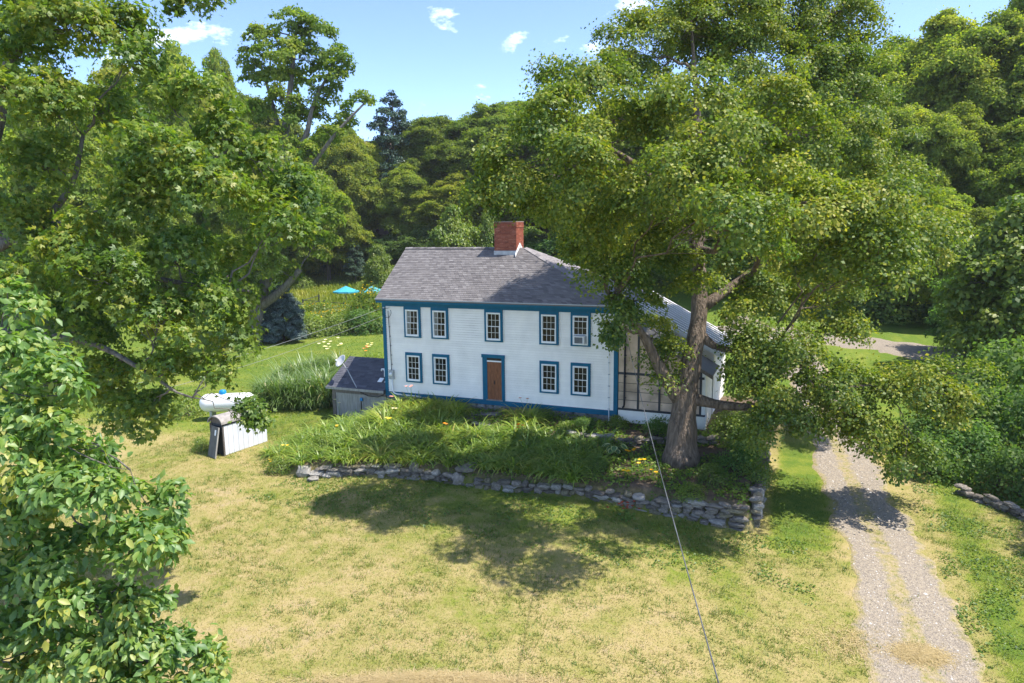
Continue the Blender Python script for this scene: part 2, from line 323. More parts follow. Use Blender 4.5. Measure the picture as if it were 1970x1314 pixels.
def smooth_path(P, st=.3):
    P = np.array(P, float); seg = np.linalg.norm(np.diff(P, axis=0), axis=1); s = np.r_[0, np.cumsum(seg)]
    q = np.arange(0, s[-1], st); out = np.stack([np.interp(q, s, P[:, k]) for k in range(P.shape[1])], -1)
    k = int(1.5/st)*2+1; pad = np.pad(out, ((k//2, k//2), (0, 0)), 'edge')
    return np.stack([np.convolve(pad[:, i], np.ones(k)/k, 'valid') for i in range(P.shape[1])], -1)
def drive(P, hw, tracks, dz):
    C = smooth_path(P); T = np.gradient(C, axis=0); T /= np.linalg.norm(T, axis=1)[:, None]; Nn = np.stack([T[:, 1], -T[:, 0]], -1)
    U = np.linspace(-1, 1, 19); n = len(C); s = np.arange(n)*.3
    Vv = []; G = []
    for j, u in enumerate(U):
        jit = 1+.5*(vnoise(s+50*np.sign(u), s*0, 1.9)-.5)*abs(u)+.3*(vnoise(s+20*np.sign(u), s*0+9, .5)-.5)*abs(u)
        p = C+Nn*(u*hw*jit)[:, None]
        zz = hgt(p[:, 0], p[:, 1])+(dz if abs(u) < .99 else -.03)
        Vv.append(np.c_[p, zz])
        g = (.50*min(1, 1.5*max(0, 1-abs(u)/.36))+.75*max(0, (abs(u)-.60)/.40)**1.2) if tracks else .7*max(0, (abs(u)-.85)/.15)
        G.append(np.full(n, min(g, .9)))
    Vv = np.stack(Vv, 1).reshape(-1, 3); G = np.stack(G, 1).ravel(); m_ = len(U); ii = np.arange(n*m_).reshape(n, m_)
    F = np.stack([ii[:-1, :-1], ii[:-1, 1:], ii[1:, 1:], ii[1:, :-1]], -1).reshape(-1, 4)
    me = mesh_np('driveway', Vv, F, dm, smooth=True); a = me.attributes.new('grassy', 'FLOAT', 'POINT'); a.data.foreach_set('value', G.astype(np.float32))
    put('driveway', me, kind='structure'); return C
DP = [(12.2, -24), (11.5, -15), (10.95, -10), (10.55, -5), (10.0, 0), (9.4, 5), (8.9, 10), (8.4, 16), (7.4, 24), (4, 36), (0, 48)]
DC = drive(DP, 1.42, True, .03)
drive([(-6, 37), (4, 33.5), (11, 29.5), (17, 25.5), (24, 20), (34, 14)], 3.0, False, .045)

# ------------------------------------------------------------------ farmhouse
XL, XR = -12.57, .05
WC = [-10.77, -9.18, -6.19, -3.31, -1.74]
house = thing('farmhouse', 'white clapboard two storey farmhouse with blue trim and brick chimney', 'house', (-6.2, 3, -.4))
MB().box(XL+.06, XR-.06, .075, 5.9, .1, 5.15).prism([(-.25, 5.15), (6.15, 5.15), (2.95, 7.55)], 'x', XL+.06, XL+.16).build('wall', WHITE, house)
nrow = 38; rh = (4.80-.24)/nrow
for i in range(nrow):
    z0 = .24+i*rh; b_ = MB(); b_.prism([(.045, z0+.012), (-.014, z0+.012), (.024, z0+rh), (.072, z0+rh), (.072, z0+.012)], 'x', XL+.2, XR-.2)
    b_.build('clapboard', WHITE, house)
for i in range(nrow):   # left gable end, same boards
    pass
MB().box(XL, XR, -.03, .09, 0, .24).build('sill_board', BLUE, house)
MB().box(XL, XL+.2, -.025, .12, .242, 4.80).build('corner_board', BLUE, house)
MB().box(XR-.2, XR, -.025, .12, .242, 4.80).build('corner_board', BLUE, house)
MB().box(XL-.005, XR+.005, -.035, .1, 4.802, 5.06).build('frieze_board', BLUE, house)
MB().box(XL-.2, XR+.14, -.30, -.037, 5.0, 5.2).build('fascia', BLUE, house)
for (a, b2) in ((XL-.2, XL-.01),): MB().box(a, b2, -.03, 6.2, 5.0, 5.18).build('fascia', BLUE, house)
MB().box(XR+.002, XR+.14, -.03, 6.2, 5.0, 5.18).build('fascia', BLUE, house)
def window(cx, z0, z1, tz0, tz1, kind):
    w = .37; y = -.05
    f_ = MB()
    f_.box(cx-w, cx-w+.045, y-.05, .05, z0, z1).box(cx+w-.045, cx+w, y-.05, .05, z0, z1)
    f_.box(cx-w+.045, cx+w-.045, y-.05, .05, z1-.05, z1).box(cx-w+.045, cx+w-.045, y-.06, .05, z0, z0+.06)
    win = f_.build('window', WTRIM, house)
    t_ = MB(); tw = .485
    t_.box(cx-tw, cx-w-.002, -.065, .05, tz0, tz1).box(cx+w+.002, cx+tw, -.065, .05, tz0, tz1)
    t_.box(cx-w-.002, cx+w+.002, -.065, .05, tz0, z0-.002).box(cx-w-.002, cx+w+.002, -.065, .05, z1+.002, tz1)
    t_.build('trim', BLUE, win)
    mid = (z0+z1)/2; a, b_ = cx-w+.045, cx+w-.045
    cellw = (b_-a-.10)/3
    def sash(zb, zt, yy, skip=False):
        q = MB(); q.box(a, a+.022, yy-.02, yy+.02, zb, zt).box(b_-.022, b_, yy-.02, yy+.02, zb, zt).box(a+.022, b_-.022, yy-.02, yy+.02, zb, zb+.03).box(a+.022, b_-.022, yy-.02, yy+.02, zt-.028, zt)
        ia, ib, ja, jb = a+.022, b_-.022, zb+.03, zt-.028
        for k in (1, 2): xx = ia+(ib-ia)*k/3; q.box(xx-.0065, xx+.0065, yy-.014, yy+.014, ja, jb)
        zz = (ja+jb)/2; q.box(ia, ib, yy-.012, yy+.012, zz-.0065, zz+.0065)
        q.build('sash', WTRIM, win)
        for c in range(3):
            for r_ in range(2):
                x0 = ia+(ib-ia)*c/3; x1 = ia+(ib-ia)*(c+1)/3; y0 = ja+(jb-ja)*r_/2; y1 = ja+(jb-ja)*(r_+1)/2
                cur = kind == 'curtain' and c == 0
                MB().box(x0+.008, x1-.008, yy+.003, yy+.009, y0+.008, y1-.008).build('pane', CURT if cur else GLASS, win)
    if kind == 'ac':
        sash(mid+.02, z1-.05, -.03); sash(mid-.22, mid+.44, -.075)
        MB().box(a, cx-.26, -.07, -.03, z0+.07, mid-.222).build('side_panel', GREYM, win); MB().box(cx+.245, b_, -.07, -.03, z0+.07, mid-.222).build('side_panel', GREYM, win)
        MB().box(cx-.26, cx+.245, -.025, -.01, z0+.07, mid-.222).build('backing', GLASS, win)
    else:
        sash(mid-.02, z1-.05, -.03); sash(z0+.06, mid+.02, -.071)
for i, cx in enumerate(WC):
    window(cx, 3.29, 4.66, 3.21, 4.80, 'curtain' if i < 2 else 'ac' if i == 4 else 'n')
for i in (0, 1, 3, 4): window(WC[i], .93, 2.27, .84, 2.42, 'n')
# door
dx0, dx1 = -6.58, -5.80
dt = MB(); dt.box(-6.83, dx0-.002, -.05, .06, .242, 2.56).box(dx1+.002, -5.64, -.05, .06, .242, 2.56).box(dx0-.002, dx1+.002, -.05, .06, 2.42, 2.56).box(-6.87, -5.60, -.075, -.051, 2.40, 2.57)
dtr = dt.build('door_casing', BLUE, house)
MB().box(dx0, dx1, -.03, -.005, 2.27, 2.418).build('transom', GLASS, house)
MB().box(dx0, dx1, -.045, -.005, 2.2, 2.268).build('transom_bar', WTRIM, house)
MB().box(dx0-.05, dx1+.05, -.10, -.032, .242, .29).build('threshold', FOUND, house)
door = MB().box(dx0, dx1, -.0155, .05, .29, 2.198).build('door', WOODD, house)
for k in range(4):
    w = (dx1-dx0)/4; MB().box(dx0+k*w+.004, dx0+(k+1)*w-.004, -.034, -.016, .292, 2.196).build('plank', WOODD, door)
MB().box(-6.21, -6.17, -.05, -.035, 1.08, 1.26).tube([(-6.19, -.05, 1.2), (-6.19, -.1, 1.19), (-6.19, -.1, 1.09), (-6.19, -.05, 1.08)], .012, 6).build('handle', BLACKP, door)
# roof deck
EY, EZ, RY, RZ, PX = -.33, 5.205, 2.95, 7.72, -5.6
XE, XW = XR+.14, XL-.2
rf = MB()
def slab(mb, pts, th=.09):
    n = Vector([0, 0, 1]); P = [Vector(p) for p in pts]; mb.add(P+[p-n*th for p in P], [tuple(range(len(P))), tuple(range(2*len(P)-1, len(P)-1, -1))]+[(i, i+len(P), (i+1) % len(P)+len(P), (i+1) % len(P)) for i in range(len(P))])
BY = 6.23
slab(rf, [(XW, EY, EZ), (XE, EY, EZ), (PX, RY, RZ), (XW, RY, RZ)])
rfront = rf.build('roof', SHING, house)
q = MB(); slab(q, [(XE+.001, EY+.004, EZ), (XE+.001, BY-.004, EZ), (PX+.004, RY, RZ)]); rhip = q.build('roof', SHINGL, house, label='hipped end of the roof on the right, sunlight put into its paler colour')
q = MB(); slab(q, [(XE, BY, EZ), (XW, BY, EZ), (XW, RY+.004, RZ), (PX, RY+.004, RZ)]); q.build('roof', SHING, house)
def shingles(mb, A, B, Cc, Dd, course=.135, tab=.24):
    """courses of tabs on the quad A(low left) B(low right) C(top right) D(top left)"""
    A, B, Cc, Dd = map(Vector, (A, B, Cc, Dd)); nrm = (B-A).cross(Dd-A).normalized(); hgt_ = ((A+B)/2-(Cc+Dd)/2).length
    n = int((Dd-A).length/course)
    for i in range(n):
        l0, r0 = A.lerp(Dd, i/n), B.lerp(Cc, i/n); l1, r1 = A.lerp(Dd, (i+1)/n), B.lerp(Cc, (i+1)/n)
        wlen = (r0-l0).length; k = max(1, int(wlen/tab)); off = (i % 2)*.5+random.random()*.2
        for j in range(k+1):
            u0 = max(0, (j-off)/k); u1 = min(1, (j+1-off)/k)
            if u1-u0 < .15/k: continue
            e = .004/max(wlen, .1); a_ = .014+random.random()*.008
            p = [l0.lerp(r0, u0+e)+nrm*a_, l0.lerp(r0, u1-e)+nrm*a_, l1.lerp(r1, u1-e)+nrm*.004, l1.lerp(r1, u0+e)+nrm*.004]
            tn = min(1, max(0, random.gauss(.48, .15)))
            mb.add(p+[p[0]-nrm*.012, p[1]-nrm*.012], [(0, 1, 2, 3), (4, 5, 1, 0)], tn)
q = MB(); shingles(q, (XW, EY, EZ), (XE, EY, EZ), (PX, RY, RZ), (XW, RY, RZ)); q.build('shingles', SHING, rfront, kind='stuff')
q = MB(); shingles(q, (XE, EY, EZ), (XE, BY, EZ), (PX+.02, RY+.01, RZ), (PX, RY-.01, RZ)); q.build('shingles', SHINGL, rhip, kind='stuff')
def cap(a, b, w=.13, mt=SHINGL, n=24):
    a, b = Vector(a), Vector(b); d = (b-a).normalized(); s_ = d.cross(Vector((0, 0, 1))).normalized(); up = s_.cross(d); c = MB()
    for i in range(n):
        p0 = a.lerp(b, i/n)+up*(.035+.006*(i % 2)); p1 = a.lerp(b, (i+1)/n)+up*(.04+.006*(i % 2)); dn = up*.075
        c.add([p0-s_*w-dn, p0, p0+s_*w-dn, p1+s_*w-dn, p1, p1-s_*w-dn], [(0, 1, 4, 5), (1, 2, 3, 4)], random.random())
    return c.build('ridge_cap', mt, house)
cap((XW, RY, RZ), (-7.2, RY, RZ), mt=SHING); cap((PX, RY, RZ), (XE, EY, EZ)); cap((PX, RY, RZ), (XE, BY, EZ))
MB().box(XW-.02, XE+.02, EY-.035, EY-.004, EZ-.035, EZ+.012).build('drip_edge', GREYM, house)
# chimney
cx0, cx1, cy0, cy1, cz1 = -7.2, -5.97, 2.52, 3.55, 9.06
ch = MB().box(cx0+.012, cx1-.012, cy0+.012, cy1-.012, 6.9, cz1-.02).build('chimney', MORT, house)
q = MB(); bl, bh = .2, .0655; nr = int((cz1-7.2)/bh)
for i in range(nr):
    z0 = 7.2+i*bh; o = (i % 2)*.1; pr_ = .022 if i >= nr-4 and i < nr-1 else 0
    for (p0, p1, ax_) in ((cx0, cx1, 'x'), (cy0, cy1, 'y')):
        x = p0-o*(1 if ax_ == 'x' else 1)
        while x < p1:
            a, b_ = max(x, p0)+.004, min(x+bl, p1)-.004
            if b_-a > .03:
                tn = min(1, max(0, random.gauss(.5, .22)))
                if ax_ == 'x':
                    q.box(a, b_, cy0-pr_, cy0+.03, z0+.004, z0+bh-.005, tn); q.box(a, b_, cy1-.03, cy1+pr_, z0+.004, z0+bh-.005, tn)
                else:
                    q.box(cx1-.03, cx1+.0015+pr_, a, b_, z0+.004, z0+bh-.005, tn); q.box(cx0-.0015-pr_, cx0+.03, a, b_, z0+.004, z0+bh-.005, tn)
            x += bl
q.build('brickwork', BRICK, ch, kind='stuff')
MB().box(cx0-.012, cx1+.012, cy0-.02, cy1+.02, cz1-.022, cz1+.02).build('chimney_cap', MORT, ch)
q = MB(); q.box(cx0-.03, cx1+.03, cy0-.035, cy0-.004, 7.36, 7.58)
q.box(cx0-.03, cx1+.03, cy0-.22, cy0-.03, 7.255, 7.285, M=Matrix.Translation((0, cy0, 7.38)) @ Matrix.Rotation(R(37), 4, 'X') @ Matrix.Translation((0, -cy0, -7.38)))
q.build('flashing', LEAD, ch)
MB().add([(cx1+.012, 2.3, 7.27), (cx1+.012, 2.95, 7.76), (cx1+.012, 3.6, 7.3), (cx1+.012, 3.6, 7.48), (cx1+.012, 2.95, 7.98), (cx1+.012, 2.3, 7.42), (cx1+.03, 2.3, 7.27), (cx1+.03, 2.95, 7.76), (cx1+.03, 3.6, 7.3), (cx1+.03, 3.6, 7.48), (cx1+.03, 2.95, 7.98), (cx1+.03, 2.3, 7.42)],
         [(0, 1, 4, 5), (1, 2, 3, 4), (11, 10, 7, 6), (10, 9, 8, 7), (5, 4, 10, 11), (4, 3, 9, 10), (0, 5, 11, 6)]) .build('flashing', WTRIM, ch)
# foundation stones under the sill
def rock_mesh(name, mt, seed, sharp=.55):
    r_ = np.random.default_rng(seed); V = []; nu, nv = 8, 5
    for j in range(nv):
        ph = -math.pi/2+math.pi*(j+.0)/(nv-1)
        for i in range(nu):
            th = 2*math.pi*(i+.5)/nu
            c = lambda v: math.copysign(abs(v)**sharp, v)
            rr = max(abs(math.cos(ph)), .42) if j in (0, nv-1) else math.cos(ph)
            V.append((c(math.cos(th))*abs(rr)**sharp, c(math.sin(th))*abs(rr)**sharp, c(math.sin(ph))))
    V = np.array(V)*.5; V += r_.normal(0, .06, V.shape); V[:, 2] += V[:, 0]*r_.normal(0, .18)
    F = [(j*nu+i, j*nu+(i+1) % nu, (j+1)*nu+(i+1) % nu, (j+1)*nu+i) for j in range(nv-1) for i in range(nu)]
    me = bpy.data.meshes.new(name); me.from_pydata(V.tolist(), [], F+[tuple(range(nu-1, -1, -1)), tuple((nv-1)*nu+i for i in range(nu))]); me.materials.append(mt); return me
ROCK = [rock_mesh('stone', STONE, i, .5+.05*(i % 4)) for i in range(9)]
ROCKW = [rock_mesh('stone', STONEW, 20+i) for i in range(4)]
ROCKY = [rock_mesh('stone', STONEY, 30+i) for i in range(3)]
ROCKF = [rock_mesh('stone', FOUND, 40+i, .35) for i in range(4)]
x = XL
while x < XR-.1:
    w = random.uniform(.35, .8); w = min(w, XR-x)
    for zc, hh in ((-.14, .27), (-.40, .3)):
        s_ = put('stone', random.choice(ROCKF), house); s_.location = Vector((x+w/2, .12, zc))-house.location; s_.scale = (w*1.02, .3, hh)
    x += w

# window air conditioner
ac = thing('air_conditioner', 'white window air conditioner in the upper right window', 'air conditioner', (WC[4], -.06, 3.36))
q = MB(); q.box(WC[4]-.25, WC[4]+.235, -.36, .0, 3.365, 3.40).box(WC[4]-.25, WC[4]+.235, -.36, .0, 3.69, 3.725).box(WC[4]-.25, WC[4]-.21, -.36, 0, 3.401, 3.689).box(WC[4]+.195, WC[4]+.235, -.36, 0, 3.401, 3.689)
q.build('casing', WTRIM, ac)
g_ = MB().box(WC[4]-.209, WC[4]+.194, -.33, -.02, 3.402, 3.688).build('grille', GREYM, ac)
for k in range(7): MB().box(WC[4]-.205, WC[4]+.19, -.35, -.331, 3.41+k*.04, 3.432+k*.04).build('louvre', CHAR, g_)

# electric meter with conduit, service loop
mt_ = thing('electric_meter', 'grey electric meter box with round glass on the left of the white wall', 'electric meter', (-12.11, -.02, .95))
MB().box(-12.24, -11.98, -.13, -.002, .93, 1.42).build('box', GREYM, mt_)
MB().disc_rev([(0, .0), (.1, 0), (.1, .05), (.07, .09), (0, .1)], 16, (-12.12, -.13, 1.2), Matrix.Rotation(R(90), 3, 'X')).build('dial', WTRIM, mt_, smooth=True)
MB().tube([(-12.2, -.05, 4.55), (-12.15, -.04, 3.0), (-12.12, -.05, 1.42)], .018, 6).build('service_cable', CHAR, mt_)
for k in range(6): MB().box(-12.21+k*.016, -12.14+k*.016, -.065, -.02, 4.2-k*.5, 4.235-k*.5).build('clip', CHAR, mt_)
MB().tube([(-12.1, -.06, .93), (-12.09, -.06, .32), (-12.02, -.07, .2), (-11.85, -.07, .14), (-10.4, -.07, .1)], .04, 8).build('conduit', WTRIM, mt_, smooth=True)
lp = [(-12.25+.26*math.cos(a), -.09+.03*math.sin(2*a), 4.45+.24*math.sin(a)) for a in np.linspace(1.2, 7.0, 26)]
MB().tube(lp, .013, 5).build('cable_loop', CHAR, mt_)
for k in (0, 1): MB().tube([(-12.45+k*.28, -.02, 4.72), (-12.45+k*.28, -.12, 4.72)], .03, 6).build('insulator', WTRIM, mt_)
ds = thing('conduit_pipe', 'thin white conduit running down the right corner of the white wall', 'conduit', (-.36, -.04, -.2))
MB().tube([(-.40, -.04, 3.2), (-.36, -.04, .2), (-.34, -.05, -.25)], [.018, .018, .028], 6).build('pipe', WTRIM, ds)
for k in range(5): MB().box(-.41, -.31, -.065, -.02, .3+k*.55, .33+k*.55).build('clip', GREYM, ds)

# ------------------------------------------------------------------ glazed porch and metal roofed wing
po = thing('glazed_porch', 'lean-to porch with dark framed hazy glazing beside the blue corner board', 'porch', (2, 1.2, -.3))
def rz_(x): return 4.70-.585*(x-.06)
MB().box(.075, 4.0, .09, 2.4, -.3, .30).build('wall', WHITE, po)
for i in range(4): MB().prism([(.03, -.26+i*.145), (.0, -.26+i*.145), (.025, -.26+(i+1)*.145-.003), (.09, -.26+(i+1)*.145-.003), (.09, -.26+i*.145)], 'x', .075, 4.0).build('clapboard', WHITE, po)
MB().box(.06, 4.02, -.03, .1, .321, .40).build('sill', CHAR, po)
PXs = [.075, 1.0, 1.98, 2.95, 3.80]
for i, x in enumerate(PXs[1:]):
    MB().prism([(x-.045, .402), (x+.045, .402), (x+.045, rz_(x+.045)-.1), (x-.045, rz_(x-.045)-.1)], 'y', -.02, .07).build('post', CHAR, po)
MB().box(.075, 3.95, -.012, .062, 2.0, 2.11).build('rail', CHAR, po)
for i in range(4):
    x0 = PXs[i]+(.0 if i == 0 else .047); x1 = PXs[i+1]-.047
    zs = [.402, .80, 1.20, 1.60, 1.998]
    for k in range(4): MB().box(x0, x1, .02, .03, zs[k]+.012, zs[k+1]-.012 if k < 3 else zs[k+1]).build('pane', SHEET, po)
    for k in range(1, 4): MB().box(x0, x1, .01, .04, zs[k]-.011, zs[k]+.011).build('muntin', CHAR, po)
    a, b_ = rz_(x0)-.12, rz_(x1)-.12
    if b_ > 2.2: MB().prism([(x0, 2.112), (x1, 2.112), (x1, b_), (x0, a)], 'y', .02, .03).build('pane', SHEET, po)
    elif a > 2.15: MB().prism([(x0, 2.112), (x0+(a-2.112)/.585, 2.112), (x0, a)], 'y', .02, .03).build('pane', SHEET, po)
MB().prism([(3.85, .402), (4.0, .402), (4.0, rz_(4.0)-.1), (3.85, rz_(3.85)-.1)], 'y', .0, .09).build('corner_post', WTRIM, po)
MB().box(3.93, 4.0, .1, 2.4, .31, 2.3).build('wall', WHITE, po)
q = MB(); q.prism([(.055, rz_(.055)), (4.3, rz_(4.3)), (4.3, rz_(4.3)-.06), (.055, rz_(.055)-.06)], 'y', -.10, 2.45); q.build('roof', METAL, po)
MB().prism([(.055, rz_(.055)+.02), (4.32, rz_(4.32)+.02), (4.32, rz_(4.32)-.15), (.055, rz_(.055)-.15)], 'y', -.14, -.102).build('rake_board', WEATH, po)
for k in range(9): # stepped clapboard ends at the right corner
    MB().box(4.002, 4.07-.02*(k % 2), .0, .14, -.28+k*.07, -.225+k*.07).build('board_end', WTRIM, po)
pp = thing('black_vent_pipe', 'black vertical pipe on the porch glazing next to the blue corner board', 'pipe', (.40, -.1, .4))
MB().tube([(.40, -.1, 4.0), (.385, -.1, .62), (.36, -.12, .5), (.30, -.14, .47)], .045, 8).build('pipe', BLACKP, pp, smooth=True)
for k in range(3): MB().box(.34, .46, -.1, -.03, .9+k*1.0, .94+k*1.0).build('bracket', CHAR, pp)

wg = thing('metal_roofed_wing', 'white walled wing with ribbed metal roof behind the maple trunk', 'building', (2.2, 5, -.4))
def wz(x): return 5.12-.545*(x-.0)
Y0, Y1 = 2.6, 8.4
MB().prism([(.062, -.4), (4.0, -.4), (4.0, wz(4.0)-.12), (.062, wz(.062)-.12)], 'y', Y0+.25, Y1-.2).build('wall', WHITE, wg)
MB().prism([(.0, wz(0)-.02), (4.36, wz(4.36)-.02), (4.36, wz(4.36)-.2), (.0, wz(0)-.2)], 'y', Y0-.06, Y0-.002).build('rake_board', WTRIM, wg)
npan = 11; pw = (Y1-Y0)/npan
for k in range(npan):
    y0 = Y0+k*pw
    p_ = MB().prism([(.0, wz(0)), (4.4, wz(4.4)), (4.4, wz(4.4)-.035), (.0, wz(0)-.035)], 'y', y0, y0+pw-.002).build('roof_panel', METAL, wg)
    MB().prism([(.0, wz(0)+.045), (4.41, wz(4.41)+.045), (4.41, wz(4.41)+.001), (.0, wz(0)+.001)], 'y', y0+.02, y0+.17).build('rib', METALW, p_)
MB().box(4.395, 4.44, Y0, Y1, wz(4.4)-.11, wz(4.4)-.04).build('drip_edge', METALW, wg)
MB().box(3.9, 4.02, Y0+.2, Y0+.249, -.3, 2.55).build('corner_board', WTRIM, wg)

# ------------------------------------------------------------------ lean-to shed on the left, dish, bracket
ls = thing('lean_to_shed', 'low weathered wooden lean-to with dark shingled roof against the left end of the house', 'shed', (-14.4, .8, -1.25))
LX0, LX1 = -16.05, XL-.005
MB().box(LX0+.1, LX1, .09, 2.2, -1.5, .06).build('wall', WEATH, ls)
MB().box(LX0, LX0+.22, -.0, .085, -1.5, .06).build('post', WEATH, ls)
MB().box(LX0+.2202, LX1, -.02, .085, -.08, .075).build('beam', WEATH, ls)
for k in range(3):
    w = (LX1-LX0-.25)/3; MB().box(LX0+.235+k*w, LX0+.225+(k+1)*w, .02, .086, -1.5, -.082).build('panel', GREYW, ls)
q = MB(); slab(q, [(LX0-.22, -.2, .27), (LX1, -.2, .27), (LX1, 2.1, 1.55), (LX0-.22, 2.1, 1.55)], .07); lr = q.build('roof', SHINGD, ls)
q = MB(); shingles(q, (LX0-.22, -.2, .27), (LX1, -.2, .27), (LX1, 2.1, 1.55), (LX0-.22, 2.1, 1.55), .15, .32); q.build('shingles', SHINGD, lr, kind='stuff')
MB().box(LX0-.24, LX1, -.235, -.203, .14, .27).build('fascia', GREYW, ls)
MB().tube([(LX0+1.9, -.06, .05), (LX0+2.4, -.08, -.1), (LX0+3.0, -.07, -.12), (LX1-.1, -.05, .03)], .02, 5).build('cable', BLACKP, ls)
hd = thing('hose_reel', 'small blue hose hanger on the front of the low wooden lean-to', 'hose hanger', (LX0+1.95, -.05, -.35))
MB().box(LX0+1.88, LX0+2.02, -.1, -.022, -.42, -.25).build('holder', CYAN, hd); MB().tube([(LX0+1.95, -.1, -.4), (LX0+1.95, -.08, -.95)], .025, 6).build('hose', BLACKP, hd)
dsh = thing('satellite_dish', 'pale round satellite dish on a mast in front of the lean-to roof', 'satellite dish', (LX0+1.75, -.18, .2))
dc = Vector((LX0+.55, .25, 1.62)); dM = Vector((-.35, -.75, .62)).to_track_quat('Z', 'Y').to_matrix()
MB().disc_rev([(0, 0), (.15, .012), (.28, .05), (.36, .095), (.37, .085), (.28, .03), (.15, -.008), (0, -.02)], 22, dc, dM).build('reflector', DISHM, dsh, smooth=True)
MB().tube([(LX0+1.75, -.16, .33), (LX0+.95, .18, 1.2), dc], .025, 6).build('mast', GREYM, dsh)
e_ = dM @ Vector((0, -.1, .32))
MB().tube([dc+dM @ Vector((0, -.34, .05)), dc+e_], .014, 5).build('feed_arm', GREYM, dsh); MB().disc_rev([(0, -.04), (.045, -.04), (.045, .04), (0, .04)], 8, dc+e_, dM).build('feed_horn', WTRIM, dsh)
bk = thing('roof_hook', 'small white hooked vent bracket on the lean-to roof beside the blue corner', 'roof vent', (-13.05, .55, .8))
def onroof(x, y, d=0): return (x, y, .27+(y+.2)*.5565+d)
MB().tube([onroof(-13.08, .75, .03), onroof(-13.08, .78, .3), onroof(-13.16, .80, .42), onroof(-13.28, .8, .4), onroof(-13.3, .8, .3)], .045, 8).build('hook', WTRIM, bk, smooth=True)
for x_ in (-13.3, -12.86):
    MB().add([onroof(x_, .35, .03), onroof(x_+.26, .35, .03), onroof(x_+.26, .62, .03), onroof(x_, .62, .03), onroof(x_, .35, .055), onroof(x_+.26, .35, .055), onroof(x_+.26, .62, .055), onroof(x_, .62, .055)], [(4, 5, 6, 7), (0, 1, 5, 4), (1, 2, 6, 5), (2, 3, 7, 6), (3, 0, 4, 7)]).build('plate', WTRIM, bk)

# ------------------------------------------------------------------ small shed with arched roof and propane tank
A = Vector((-16.48, -7.62, 0)); ang = math.atan2(2.55, .28); base = float(hgt(-16.7, -6.5))-.03
sh = thing('cylinder_shed', 'narrow grey shed with arched roof and pale panelled side on the lawn', 'shed', (A.x, A.y, base), rz=ang-math.pi/2)
# local frame: +y along the panelled side, -x away from it
LN, WD, HT = 2.55, .86, 1.5
MB().box(-WD+.03, -.03, .08, LN-.03, 0, HT).build('wall', CHAR, sh, (0, 0, 0))
for k in range(9):
    w = LN/9; MB().box(-.03, .0, k*w+.006, (k+1)*w-.006, .04, HT-.08).build('panel', PANEL, sh, (0, 0, 0))
MB().box(-.02, .02, -.02, LN+.02, HT-.078, HT+.02).build('eave_rail', CHAR, sh, (0, 0, 0))
MB().box(-WD, -WD+.03, .0, LN, .04, HT).build('wall', GREYW, sh, (0, 0, 0))
arc = [(-WD/2+(WD/2+.06)*math.cos(a), HT+.02+.36*math.sin(a)) for a in np.linspace(0, math.pi, 13)]
arc2 = [(-WD/2+(WD/2+.03)*math.cos(a), HT+.0+.33*math.sin(a)) for a in np.linspace(math.pi, 0, 13)]
q = MB()
for i in range(12):
    q.add([(arc[i][0], -.07, arc[i][1]), (arc[i+1][0], -.07, arc[i+1][1]), (arc[i+1][0], LN+.06, arc[i+1][1]), (arc[i][0], LN+.06, arc[i][1]), (arc2[12-i][0], -.07, arc2[12-i][1]), (arc2[11-i][0], -.07, arc2[11-i][1])], [(0, 1, 2, 3), (0, 4, 5, 1)])
q.build('roof', BROWNR, sh, (0, 0, 0), smooth=False)
q = MB(); q.prism([(p[0], p[1]) for p in arc2]+[(-.05, HT-.22), (-WD+.05, HT-.22)][:0], 'y', .10, .12); q.build('end_panel', WEATH, sh, (0, 0, 0))
MB().box(-.05, .0, .0, .079, 0, HT).build('post', WEATH, sh, (0, 0, 0)); MB().box(-WD, -WD+.06, .0, .079, 0, HT).build('post', WEATH, sh, (0, 0, 0))
dr_ = thing('leaning_door', 'dark grey board door leaning loose against the open end of the small shed', 'door', (A.x-.45, A.y-.28, base), rz=ang-math.pi/2+R(-14))
dM_ = Matrix.Rotation(R(-11), 4, 'X')
MB().box(-.40, .30, -.03, .02, .0, 1.42, M=dM_).build('board', DOORG, dr_, (0, 0, 0))
MB().box(.301, .335, -.035, .025, .0, 1.42, M=dM_).build('edge_strip', GREYW, dr_, (0, 0, 0))
MB().box(.02, .16, -.036, -.0305, 1.02, 1.28, M=dM_).build('paper_notice', WTRIM, dr_, (0, 0, 0))
tk = col_at(430, 38.2)
ta = math.atan2(RT0[1], RT0[0])+R(6)
tank = thing('propane_tank', 'long white propane tank with blue lid lying behind the small shed', 'tank', (tk[0], tk[1], tk[2]), rz=ta)
TM = Matrix.Translation((0, 0, .93)) @ Matrix.Rotation(R(90), 4, 'Y')
prof = [(0.0, -1.5)]+[(.5*math.sin(a), -1.02-.48*math.cos(a)) for a in np.linspace(.15, math.pi/2, 8)]+[(.5*math.sin(a), 1.02-.48*math.cos(a)) for a in np.linspace(math.pi/2, math.pi-.15, 8)]+[(0, 1.5)]
MB().disc_rev(prof, 24, (0, 0, 0), TM).build('vessel', TANKW, tank, (0, 0, 0), smooth=True)
MB().disc_rev([(.18, 0), (.19, .14), (.15, .22), (0, .25)], 14, (-.25, 0, 1.40)).build('lid', CYAN, tank, (0, 0, 0), smooth=True)
for sx in (-.85, .85): MB().box(sx-.06, sx+.06, -.38, .38, -.02, .52).build('leg', GREYM, tank, (0, 0, 0))

